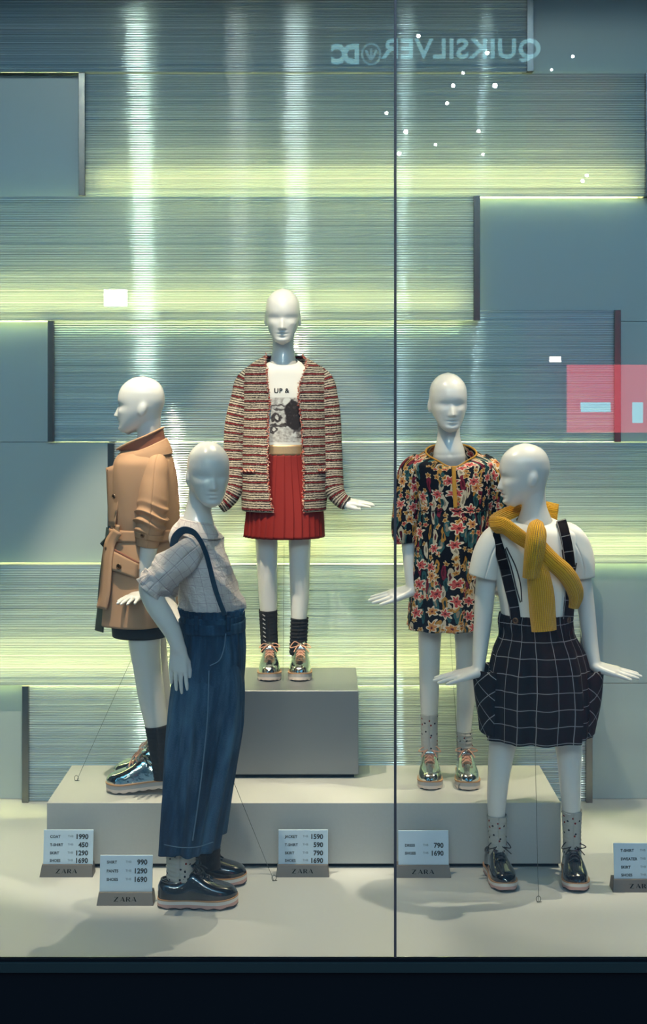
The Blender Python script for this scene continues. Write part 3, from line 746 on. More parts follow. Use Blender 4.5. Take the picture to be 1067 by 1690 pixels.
def surface_nets(D, lo):
    ins = D < 0; nx, ny, nz = D.shape
    c = np.zeros((nx-1, ny-1, nz-1), np.uint8)
    for i in (0, 1):
        for j in (0, 1):
            for k in (0, 1): c += ins[i:nx-1+i, j:ny-1+j, k:nz-1+k]
    act = (c > 0) & (c < 8); ci = np.argwhere(act); idx = np.full(act.shape, -1, np.int32); idx[act] = np.arange(len(ci))
    acc = np.zeros((len(ci), 3)); cnt = np.zeros(len(ci))
    corners = [(i, j, k) for i in (0, 1) for j in (0, 1) for k in (0, 1)]
    val = {q: D[ci[:,0]+q[0], ci[:,1]+q[1], ci[:,2]+q[2]].astype(float) for q in corners}
    for q in corners:
        for axn in range(3):
            if q[axn] == 0:
                r = list(q); r[axn] = 1; r = tuple(r); a, b = val[q], val[r]; m = (a < 0) != (b < 0)
                t = a[m]/(a[m]-b[m]); pnt = np.tile(np.array(q, float), (m.sum(), 1)); pnt[:,axn] += t
                acc[m] += pnt; cnt[m] += 1
    V = lo+(ci+acc/cnt[:,None])*VOX
    Fs = []
    for axn in range(3):
        sl0 = [slice(None)]*3; sl1 = [slice(None)]*3; sl0[axn] = slice(0, -1); sl1[axn] = slice(1, None)
        a, b = ins[tuple(sl0)], ins[tuple(sl1)]; e = np.argwhere(a != b); u, w = [x for x in range(3) if x != axn]
        ok = (e[:,u] > 0) & (e[:,w] > 0) & (e[:,u] < D.shape[u]-1) & (e[:,w] < D.shape[w]-1); e = e[ok]
        q = []
        for du, dw in ((-1, -1), (0, -1), (0, 0), (-1, 0)):
            t = e.copy(); t[:,u] += du; t[:,w] += dw; q.append(idx[t[:,0], t[:,1], t[:,2]])
        q = np.stack(q, 1); fl = a[e[:,0], e[:,1], e[:,2]]
        if axn == 1: fl = ~fl
        q[~fl] = q[~fl][:, ::-1]; Fs.append(q)
    Q = np.vstack(Fs)
    # light smoothing
    for lam in (0.5, -0.52, 0.5, -0.52, 0.4):
        S = np.zeros_like(V); C = np.zeros(len(V))
        for i in range(4):
            np.add.at(S, Q[:,i], V[Q[:,(i+1) % 4]]); np.add.at(C, Q[:,i], 1)
            np.add.at(S, Q[:,i], V[Q[:,(i-1) % 4]]); np.add.at(C, Q[:,i], 1)
        V = V+lam*(S/C[:,None]-V)
    return V, Q

def nrm(v): v = np.array(v, float); return v/np.linalg.norm(v)
def hand(B, w, d, back, thumb_side, L=0.125, curl=0.10, fan=0.10, thumb_open=0.5, bend=None):
    """palm, four fingers of unequal length and a thumb; d = finger direction, back = back of the hand"""
    d = nrm(d); n = nrm(np.array(back)-d*np.dot(back, d)); t = np.cross(d, n)*thumb_side; w = np.array(w, float); k = L/0.125
    lens = (0.45, 0.52, 0.48, 0.37); lat = (1.55, 0.52, -0.5, -1.5)
    for i in range(4):
        a = w+t*lat[i]*0.0085*k+d*0.004; kn = w+d*(0.46+(0.02, 0.035, 0.02, -0.02)[i])*L+t*lat[i]*0.0136*k+n*(0.001, 0.003, 0.002, -0.001)[i]
        B.cone(a, kn, 0.0108*k, 0.0086*k, 0.008)
        dd = nrm(d+t*lat[i]*(fan*0.55+0.02)); p = kn; fl = lens[i]*L; r = (0.0068, 0.0062, 0.0056, 0.0046)
        cc = curl*(1+0.25*(i-1))
        for sgm, (fr, r0, r1) in enumerate(((0.44, r[0], r[1]), (0.31, r[1], r[2]), (0.25, r[2], r[3]))):
            an = cc*(0.4+0.8*sgm); dirn = nrm(dd*math.cos(an)-n*math.sin(an)); q = p+dirn*fl*fr
            B.cone(p, q, r0*k, r1*k, 0.0010); p = q
    p0 = w+d*0.10*L+t*0.010*k-n*0.003; p1 = p0+nrm(d*(1-thumb_open*0.4)+t*thumb_open-n*0.15)*0.24*L
    p2 = p1+nrm(d*1.0+t*thumb_open*0.45-n*0.1)*0.19*L; p3 = p2+nrm(d*1.0+t*thumb_open*0.2)*0.15*L
    B.cone(p0, p1, 0.0115*k, 0.0090*k, 0.008); B.cone(p1, p2, 0.0088*k, 0.0074*k, 0.003); B.cone(p2, p3, 0.0074*k, 0.0055*k, 0.002)

def fig(px, py, dy, Yb): return wpt(px, py, Yb+dy)

# ------------------------------------------------------------------ shoes
OUT = pchip([0,.012,.04,.09,.2,.35,.5,.63,.74,.84,.92,.97,.993,1.0], [0.004,.014,.0215,.027,.031,.0305,.034,.039,.0405,.037,.029,.019,.009,0.003])
TOP = pchip([0,.03,.10,.22,.32,.40,.44,.5,.6,.7,.8,.9,.96,1.0], [.034,.047,.050,.047,.056,.071,.074,.067,.054,.0445,.038,.030,.021,.008])
def shoe(root, name, toe, yaw, L, style, pitch=0.0, lace_seed=1, label=None):
    """toe = world point under the toe tip; yaw = direction the toe points (0 = towards the passage, -Y; positive turns to +X)"""
    f = np.array([math.sin(yaw), -math.cos(yaw), 0]); r = np.array([math.cos(yaw), math.sin(yaw), 0]); u = np.array([0, 0, 1.0])
    f2, u2 = f*math.cos(pitch)-u*math.sin(pitch), u*math.cos(pitch)+f*math.sin(pitch)
    S = L/0.215; toe = np.array(toe, float)
    def W(a, b, c): return toe+f2*(a-L*0.93)+r*b+u2*c if pitch else toe+f2*(a-L)+r*b+u2*c
    ts = np.r_[0, 0.004, 0.012, 0.03, np.linspace(0.06, 0.94, 34), 0.965, 0.982, 0.994, 1.0]
    asym = lambda t: 0.004*math.sin(math.pi*min(1, max(0, (t-0.35)/0.65)))
    def outline(sc):
        L_, R_ = [], []
        for t in ts:
            w = float(OUT(t))*S*sc; L_.append((t, -w)); R_.append((t, w))
        return L_+R_[::-1]
    def spring(t): return 0.006*max(0, (t-0.72)/0.28)**2*S
    def slab(nm, z0, z1, sc0, sc1, mat, par, wave=0.0, nw=0, square=False):
        o0, o1 = outline(sc0), outline(sc1); V = []; m = len(o0)
        for j, (t, b) in enumerate(o0):
            wv = 0.0
            if wave:
                ph = math.sin(2*math.pi*nw*t); wv = wave*((1 if ph > 0 else 0) if square else 0.5+0.5*ph)
            V.append(W((0.5+(t-0.5)*(0.985+0.015*sc0))*L, b, z0+wv+spring(t)))
        for (t, b) in o1: V.append(W((0.5+(t-0.5)*(0.985+0.015*sc1))*L, b, z1+spring(t)))
        fs = [(j, (j+1) % m, m+(j+1) % m, m+j) for j in range(m)]
        h = m//2
        for j in range(h-1):
            fs.append((j, m-1-j, m-2-j, j+1)); fs.append((m+j, m+j+1, m+m-2-j, m+m-1-j))
        return mk(nm, V, fs, mat, par, smooth=False)
    zb = 0.0
    up_h = 0.0245*S
    # upper
    na = 19; V = []; TU = np.r_[0, 0.012, 0.03, np.linspace(0.06, 0.94, 40), 0.965, 0.985, 1.0]
    for t in TU:
        w = float(OUT(t))*S*0.93; h = float(TOP(t))*S
        pw = 0.62+0.25*math.exp(-((t-0.42)/0.16)**2)
        for j in range(na):
            ph = math.pi*j/(na-1); cs, sn = math.cos(ph), math.sin(ph)
            V.append(W((0.5+(t-0.5)*0.985)*L, -w*np.sign(cs)*abs(cs)**0.75, up_h+spring(t)-0.002+h*sn**pw))
    fs = grid_faces(len(TU), na, False); Vn = np.array(V); R = Vn.reshape(len(TU), na, 3); fs = orient(R, fs)
    U = mk(name, Vn, fs, M['silver'] if style == 'silver' else M['patent'], root, label=label)
    if style == 'silver':
        slab('outsole', 0.0, 0.010*S, 1.0, 1.02, M['sole_pale'], U, 0.0028*S, 30, True)
        slab('midsole', 0.010*S, 0.0215*S, 1.02, 1.02, M['sole_grey'], U)
        slab('welt', 0.0215*S, 0.0255*S, 1.045, 1.045, M['welt'], U); lm = M['lace_pink']
    else:
        slab('outsole', 0.0, 0.0055*S, 0.99, 1.0, M['sole_black'], U, 0.0035*S, 6)
        slab('tread_band', 0.0035*S, 0.0135*S, 1.0, 1.02, M['sole_pink'], U, 0.003*S, 6)
        slab('midsole', 0.0135*S, 0.0225*S, 1.02, 1.02, M['sole_white'], U)
        slab('welt', 0.0225*S, 0.0255*S, 1.045, 1.045, M['welt'], U); lm = M['lace_black']
    # collar rim
    rim = []
    for q in np.linspace(0, 2*math.pi, 33):
        t = 0.225+0.175*math.cos(q); rim.append(W(t*L, 0.0255*S*math.sin(q), up_h+float(TOP(t))*S*0.985-0.0035*S*abs(math.sin(q))))
    v, fc = tube_vf(rim, 0.0032*S, 48, 8); mk('collar', v, fc, M['silver'] if style == 'silver' else M['patent'], U)
    # tongue
    T = []
    for a in np.linspace(0, 1, 6):
        for b in np.linspace(-1, 1, 7):
            t = 0.52-0.15*a; T.append(W(t*L, b*0.0165*S*(1-0.15*a), up_h+float(TOP(max(t, 0.44)))*S+(0.003+0.016*a)*S-0.004*b*b*S))
    mk('tongue', T, grid_faces(6, 7, False), M['silver'] if style == 'silver' else M['patent'], U, thick=0.003)
    # facings and laces
    rng = random.Random(lace_seed); pieces = []
    def sf(t, b, o=0.0):
        w = float(OUT(t))*S*0.93; h = float(TOP(t))*S; sx = min(0.97, abs(b)*S/w); ph = math.acos(sx**(1/0.75)); pw = 0.62+0.25*math.exp(-((t-0.42)/0.16)**2)
        return W((0.5+(t-0.5)*0.985)*L, b*S, up_h-0.002+h*math.sin(ph)**pw+o*S)
    for sd in (-1, 1):
        pieces.append(tube_vf([sf(0.44, sd*0.013, 0.001), sf(0.52, sd*0.0125, 0.001), sf(0.60, sd*0.012, 0.001), sf(0.69, sd*0.010, 0.001)], 0.0016*S, 14, 6))
    v, fc = join(*pieces); mk('facing', v, fc, M['silver'] if style == 'silver' else M['patent'], U)
    pieces = []; ty = [0.47, 0.53, 0.59, 0.65]
    lr = 0.0017*S
    for i, t in enumerate(ty):
        pieces.append(tube_vf([sf(t, -0.0155, 0.001), sf(t-0.006, -0.006, 0.006), sf(t-0.006, 0.006, 0.006), sf(t, 0.0155, 0.001)], lr, 12, 6))
        if i < 3:
            for sd in (-1, 1): pieces.append(tube_vf([sf(ty[i+1], sd*0.015, 0.002), sf((t+ty[i+1])/2, 0, 0.007), sf(t, -sd*0.015, 0.002)], lr, 12, 6))
    k0 = sf(0.455, 0, 0.010)
    for sd in (-1, 1):
        a1 = k0+r*sd*0.022*S+f2*0.004*S+u2*0.010*S*rng.uniform(0.3, 1.2); a2 = k0+r*sd*0.036*S+f2*0.014*S-u2*0.006*S*rng.uniform(0, 1.4); a3 = k0+r*sd*0.020*S+f2*0.016*S-u2*0.004*S
        pieces.append(tube_vf([k0, a1, a2, a3, k0+f2*0.003*S], lr, 24, 6))
        b1 = k0+r*sd*0.012*S+f2*0.018*S-u2*0.002*S; b2 = k0+r*sd*rng.uniform(0.022, 0.034)*S+f2*0.034*S-u2*0.018*S
        pieces.append(tube_vf([k0, b1, b2], lr, 12, 6))
    pieces.append(disc_vf(k0-u2*0.003*S, u2+f2*0.5, 0.0042*S, 0.006*S, 8))
    v, fc = join(*pieces); mk('laces', v, fc, lm, U)
    return U

def sock(root, pts, radii, mat, wr=0.0012, seed=0, label=None, n=48):
    rng = np.random.RandomState(seed); ph = rng.uniform(0, 6.28, 4)
    fo = lambda th, t, l: wr*(np.sin(l*520+1.6*np.sin(th+ph[0])+ph[1])+0.6*np.sin(l*860+2*np.sin(th*2+ph[2])))
    return tube('sock', pts, radii, mat, root, n=n, na=28, fold=fo, thick=0.0015, label=label)
def wire(root, a, b, hook=True):
    b = np.array(b, float)+[0, 0, 0.001]; w = mk('tether_wire', *tube_vf([a, (np.array(a)+np.array(b))/2, b], 0.0007, 6, 5), M['wire'], root)
    if hook:
        b = np.array(b, float); th = np.linspace(0, 2*math.pi, 14)
        v, f = join(tube_vf([b+np.array([0.006*math.cos(t), 0.0, 0.0095+0.008*math.sin(t)]) for t in th], 0.0010, 16, 5), tube_vf([b+np.array([0.009, 0, 0.002]), b+np.array([-0.005, 0, 0.0015])], 0.001, 4, 5))
        mk('hook', v, f, M['wire'], w)
    return w
def wrinkle(seed, amp, na=3, nz=30.0, k=5):
    rng = np.random.RandomState(seed); c = [(rng.randint(1, na+3), rng.uniform(0.3, 1)*nz, rng.uniform(0, 6.28), rng.uniform(0.4, 1)) for _ in range(k)]
    def f(th, t, z):
        s = 0
        for a, b, p, w in c: s = s+w*np.sin(a*th+b*z+p)
        return amp*s/k*1.6
    return f
def crumple(seed, amp, na=3, nz=60.0, k=6):
    """sharp little creases instead of soft waves"""
    rng = np.random.RandomState(seed); c = [(rng.randint(1, na+2), rng.uniform(0.4, 1)*nz*rng.choice([-1, 1]), rng.uniform(0, 6.28), rng.uniform(0.5, 1)) for _ in range(k)]
    def f(th, t, z):
        s = 0
        for a, b, p, w in c: s = s+w*(0.5-np.abs(np.sin(0.5*(a*th+b*z+p+0.8*np.sin(2*th+p+0.3*b*z)))))
        return amp*s/k*2.2
    return f
# ------------------------------------------------------------------ mannequin 1: tweed jacket, red skirt, on the grey box
def mann1():
    Yb = 4.475; s = F/Yb; P = lambda x, y, d=0.0: fig(x, y, d, Yb); r = lambda p: p/s
    base = P(468, 0); base[2] = BH
    T = thing('mannequin', tuple(base), 'white child mannequin in open tweed jacket and red pleated skirt on the grey box', 'mannequin', 'child mannequins in the shop window')
    B = Body()
    B.head(P(466.5, 566.5, -0.012), 0.0, -0.07, H=0.178)
    B.limb([(P(467, 545, 0.012), r(18.5)), (P(467, 580, 0.012), r(18)), (P(467, 604, 0.014), r(23))], 0.014)
    B.ell(P(467, 645, 0.01), (r(42), 0.048, r(42))); B.ell(P(467, 700, 0.01), (r(36), 0.045, r(60))); B.ell(P(467, 800, 0.01), (r(44), 0.058, r(70)))
    B.limb([(P(415, 628, 0.01), r(10)), (P(393, 720, 0.02), r(12)), (P(383, 790, 0.0), r(11)), (P(370, 829, -0.02), r(8.5))])
    B.limb([(P(530, 628, 0.01), r(10)), (P(548, 720, 0.02), r(12)), (P(550, 790, 0.0), r(11)), (P(562, 826, -0.02), r(8.5))])
    hand(B, P(560, 827, -0.02), (1, -0.15, -0.10), (0.1, -0.3, 1), 1, 0.112, curl=0.03, fan=0.08)
    hand(B, P(372, 827, -0.02), (-0.9, 0.3, -0.05), (0, 0.1, 1), -1, 0.085, curl=0.1)
    B.limb([(P(446, 800, 0.01), r(27)), (P(440, 880, 0.005), r(19.5)), (P(441, 950, 0), r(16.5)), (P(442, 985, 0.008), r(15.5)), (P(444, 1040, 0.012), r(11.5)), (P(444, 1085, 0.014), r(11))])
    B.limb([(P(488, 800, 0.01), r(27)), (P(494, 880, 0.005), r(19.5)), (P(494, 950, 0), r(16.5)), (P(494, 985, 0.008), r(15.5)), (P(492, 1045, 0.012), r(11.5)), (P(492, 1085, 0.014), r(11))])
    v, q = B.build(); mk('body', v, q, M['skin'], T)
    # tee
    g = Garment([(596, 447, 491, 0.012, 0.048, 0.014), (605, 432, 506, 0.012, 0.058, 0.008), (622, 416, 522, 0.012, 0.064), (660, 412, 526, 0.01, 0.075), (700, 415, 524, 0.01, 0.074), (745, 425, 512, 0.01, 0.068)], Yb)
    global PRINT
    a, b = g.front(446, 730)[0]-base, g.front(499, 656)[0]-base
    PRINT = (a[0], b[0], a[2], b[2])
    tee = g.mesh('t_shirt', tee_print(), T, n=40, fold=wrinkle(3, 0.0012, 2, 40))
    tee['label'] = 'white tee with dark letters above a grey photo print'
    v, f = text_mesh('UP &', r(10.5)/0.7*0.72, 0.0004, 0.0006, 1.1)
    o = g.front(452, 648.5, 0.0012)[0]
    mk('print_lettering', np.column_stack([o[0]+v[:,0], o[1]-v[:,2]-0.001, o[2]+v[:,1]]), f, M['ink'], tee, smooth=False)
    # skirt
    wb = Garment([(733, 426, 513, 0.01, 0.072), (750, 424, 515, 0.01, 0.074)], Yb); wb.mesh('waistband', M['gold_band'], T, n=6, thick=0.003)
    sk = Garment([(748, 424, 515, 0.01, 0.073), (790, 416, 523, 0.01, 0.082), (846, 407, 533, 0.01, 0.094), (886, 403, 535, 0.01, 0.102)], Yb)
    def pleat(th, t, z):
        k = th*30/(2*math.pi); fr = k-np.floor(k); return (0.0015+0.0065*t)*(fr-0.5)+0.003*t*np.sin(3*th+1)
    so = sk.mesh('skirt', M['red'], T, n=30, na=420, fold=pleat, thick=0.0015); so['label'] = 'red knife pleated skirt'
    # jacket
    jr = [(586, 437, 499, 0.016, 0.050, 0.0), (597, 419, 517, 0.014, 0.060, 0.0), (612, 402, 537, 0.012, 0.070, 0), (640, 397, 542, 0.01, 0.084, 0), (700, 398, 541, 0.01, 0.088, 0), (760, 398, 541, 0.01, 0.094, 0), (810, 398, 540, 0.01, 0.098, 0), (842, 398, 538, 0.01, 0.100, 0)]
    J = Garment(jr, Yb)
    ly = pchip([586, 597, 612, 640, 660, 700, 760, 800, 842], [438, 437, 439.5, 442, 444, 442.5, 441.5, 443, 451]); ry_ = pchip([586, 597, 612, 640, 660, 700, 760, 800, 842], [498, 505, 502, 493, 492.5, 497, 500, 501, 501])
    def edges(z):
        py = HY-(z-EYE)*s
        def th(px):
            dep = 0.985; X = ((px-HX)/s)*dep
            q = np.clip((X-J.cx(-z))/J.rx(-z), -0.995, 0.995); return math.asin(float(np.sign(q)*abs(q)**(EXP/2)))
        return th(float(ry_(py))), th(float(ly(py)))+2*math.pi
    jo = J.mesh('jacket', M['tweed'], T, n=70, na=150, fold=wrinkle(8, 0.0026, 2, 26), edges=edges, thick=0.004)
    jo['label'] = 'cream black and red striped tweed jacket, open'
    for side in (0, -1):
        e = J.R[:, side]; rng = np.random.RandomState(5+side); pc = []
        for i in range(0, len(e)-1):
            for _ in range(3):
                p = e[i]+(e[i+1]-e[i])*rng.rand()+rng.uniform(-0.0025, 0.0025, 3); d_ = nrm(rng.uniform(-1, 1, 3)+[0, -0.6, 0])*rng.uniform(0.003, 0.007)
                pc.append(tube_vf([p-d_*0.5, p+d_], 0.0015, 3, 5))
        v, f = join(*pc); mk('fringe_trim', v, f, M['trim'], jo, kind='stuff')
    e = J.R[-1, ::2]; 
    for (x0, x1, y) in ((399, 422, 777), (523, 545, 776)):
        pts = [J.front(x, y+(1.5 if i % 2 else -1.5), 0.005)[0] for i, x in enumerate(np.linspace(x0, x1, 9))]
        v, f = tube_vf(pts, 0.0026, 40, 6); mk('pocket_trim', v, f, M['trim'], jo)
    sl = lambda sd, q: tube('sleeve', [P(*c[:3]) for c in q], [r(c[3]) for c in q], M['tweed'], jo, n=80, na=44, fold=wrinkle(11+sd, 0.0034, 2, 42), thick=0.004, up=(0, -1, 0))
    sl(0, [(420, 610, 0.012, 11), (407, 628, 0.010, 17.5), (399, 660, 0.006, 19), (391, 700, 0.006, 20), (387, 745, 0.004, 18.5), (386, 785, -0.004, 17.5), (381, 811, -0.014, 17), (369, 828, -0.022, 15), (361, 834, -0.026, 14)])
    sl(1, [(520, 610, 0.012, 11), (532, 628, 0.010, 17.5), (539, 660, 0.006, 19), (543, 700, 0.006, 19.5), (546, 745, 0.004, 18.5), (548, 785, -0.004, 17.5), (552, 809, -0.014, 16), (563, 825, -0.022, 13.5), (572, 831, -0.026, 12.5)])
    # socks and shoes
    a = sock(T, [P(442, 1006, 0.008), P(443, 1035, 0.012), P(445, 1075, 0.014)], [r(15.4), r(14.6), r(14.4)], M['sock_black'], 0.0005, 1)
    v, f = join(*[tube_vf([P(433+0.25*i, 1014+7*i, -0.022), P(437+0.25*i, 1017+7*i, -0.026)], 0.0016, 3, 5) for i in range(7)]); mk('sock_stripe', v, f, M['sole_grey'], a)
    sock(T, [P(494, 1019, 0.010), P(493, 1045, 0.012), P(491, 1080, 0.014)], [r(14.6), r(14.4), r(14)], M['sock_black'], 0.0013, 2)
    zf = BH
    shoe(T, 'shoe', np.array([(444-HX)/F*4.345, 4.345, zf]), 0.03, 0.20, 'silver', 0, 1, 'silver mirror leather lace-up shoe')
    shoe(T, 'shoe', np.array([(493.5-HX)/F*4.345, 4.345, zf]), -0.03, 0.20, 'silver', 0, 2, 'silver mirror leather lace-up shoe')
    wire(T, P(468.5, 900, 0.02), np.array([P(468.5, 0)[0], 4.36, BH]), False)

# ------------------------------------------------------------------ mannequin 4: floral dress
def mann4():
    Yb = 4.20; s = F/Yb; P = lambda x, y, d=0.0: fig(x, y, d, Yb); r = lambda p: p/s
    base = P(738, 0); base[2] = PH
    T = thing('mannequin', tuple(base), 'white child mannequin in dark floral dress with ochre neckline trim', 'mannequin', 'child mannequins in the shop window')
    B = Body()
    B.head(P(738.5, 711, -0.012), 0.10, -0.03, H=0.178)
    B.limb([(P(740, 688, 0.012), r(19)), (P(740, 725, 0.012), r(19.5)), (P(741, 752, 0.014), r(27))], 0.016)
    B.ell(P(742, 790, 0.008), (r(50), 0.045, r(30)), 0.01); B.ell(P(742, 850, 0.01), (r(38), 0.05, r(70))); B.ell(P(738, 960, 0.01), (r(46), 0.062, r(75)))
    B.limb([(P(682, 778, 0.01), r(14)), (P(671, 850, 0.015), r(13.5)), (P(674, 895, 0.0), r(12.2)), (P(676, 940, -0.02), r(10)), (P(679, 973, -0.035), r(8.6))])
    hand(B, P(678, 974, -0.035), (-1, -0.10, -0.30), (-0.3, -0.5, 1), 1, 0.130, curl=-0.02, fan=0.05)
    B.limb([(P(806, 778, 0.01), r(14)), (P(820, 850, 0.02), r(13)), (P(822, 900, 0.02), r(12)), (P(822, 975, 0.0), r(8.5))])
    hand(B, P(822, 975, 0.0), (0.5, -0.2, -0.8), (0.8, 0, 0.4), -1, 0.11)
    B.limb([(P(716, 960, 0.01), r(29)), (P(709, 1045, 0.005), r(19.5)), (P(708, 1105, 0), r(17)), (P(708, 1150, 0.008), r(15.5)), (P(708, 1205, 0.012), r(12)), (P(709, 1262, 0.014), r(11.5))])
    B.limb([(P(762, 960, 0.01), r(29)), (P(768, 1045, 0.005), r(19.5)), (P(769, 1105, 0), r(17)), (P(768, 1150, 0.008), r(15.5)), (P(765, 1215, 0.012), r(12)), (P(768, 1262, 0.014), r(11.5))])
    v, q = B.build(); mk('body', v, q, M['skin'], T)
    g = Garment([(747, 703, 786, 0.010, 0.058, 0.024), (753, 690, 800, 0.010, 0.066, 0.014), (766, 672, 818, 0.010, 0.074, 0.004), (790, 676, 814, 0.008, 0.078), (842, 686, 806, 0.006, 0.080), (850, 685, 806, 0.006, 0.084), (900, 681, 804, 0.006, 0.094), (970, 677, 803, 0.006, 0.104), (1035, 671, 802, 0.006, 0.114)], Yb)
    g.vneck = 0.020; wr = wrinkle(21, 0.0020, 2, 30); zw = EYE-(844-HY)/s
    def fold(th, t, z):
        below = np.clip((zw-z)/0.05, 0, 1); fade = np.clip((zw-z)/0.3, 0, 1)
        return wr(th, t, z)+below*(0.0028*np.sin(26*th+2*np.sin(3*th))*(1-0.6*fade)+0.005*np.sin(9*th+1.5*np.sin(2*th))*(0.4+0.8*fade))
    d = g.mesh('dress', M['floral'], T, n=110, na=260, fold=fold, thick=0.0025); d['label'] = 'navy dress printed with red, cream and ochre flowers'
    neck = [p+np.array([0, -0.002, 0.001]) for p in g.R[0][::8]]
    v, f = tube_vf(neck, 0.0029, 90, 8); mk('neck_trim', v, f, M['ochre'], d)
    ribbon('placket', g, [(748, 769), (749, 800), (751, 838)], 6.5, M['ochre'], d, 0.0045, thick=0.002)
    pts = [g.front(x, 843+1.5*math.sin(x), 0.003)[0] for x in np.linspace(690, 800, 30)]
    v, f = tube_vf(pts, 0.0016, 60, 6); mk('waist_seam', v, f, M['floral'], d)
    def sl(q, sd):
        w2 = wrinkle(30+sd, 0.003, 3, 26)
        o = tube('sleeve', [P(*c[:3]) for c in q], [r(c[3]) for c in q], M['floral'], d, n=60, na=80, thick=0.0025, fold=lambda th, t, l: w2(th, t, l)+0.0022*np.sin(14*th)*max(0, (t-0.7)/0.3))
    sl([(696, 757, 0.010, 13), (682, 775, 0.008, 22), (675, 805, 0.004, 22), (670, 845, 0.002, 22.5), (668, 875, -0.002, 22.5), (669, 888, -0.004, 21), (670, 895, -0.004, 18)], 0)
    sl([(792, 757, 0.010, 13), (806, 775, 0.008, 21), (813, 805, 0.010, 20.5), (818, 845, 0.012, 20), (821, 878, 0.012, 20), (822, 890, 0.012, 17)], 1)
    sock(T, [P(708, 1177, 0.010), P(708, 1205, 0.012), P(709, 1255, 0.014)], [r(14.6), r(14), r(14)], M['sock_grey'], 0.0004, 3, 'grey speckled ankle sock')
    sock(T, [P(765, 1206, 0.012), P(766, 1228, 0.012), P(768, 1256, 0.014)], [r(13.4), r(13), r(13.4)], M['sock_grey'], 0.0016, 4, 'grey speckled ankle sock')
    shoe(T, 'shoe', np.array([(710-HX)/F*4.09, 4.09, PH]), -0.05, 0.20, 'silver', 0, 3, 'silver mirror leather lace-up shoe')
    shoe(T, 'shoe', np.array([(773-HX)/F*4.085, 4.085, PH]), -0.035, 0.20, 'silver', 0, 4, 'silver mirror leather lace-up shoe')
    wire(T, P(742, 1040, 0.0), np.array([P(754, 0)[0], 4.10, PH]), True)

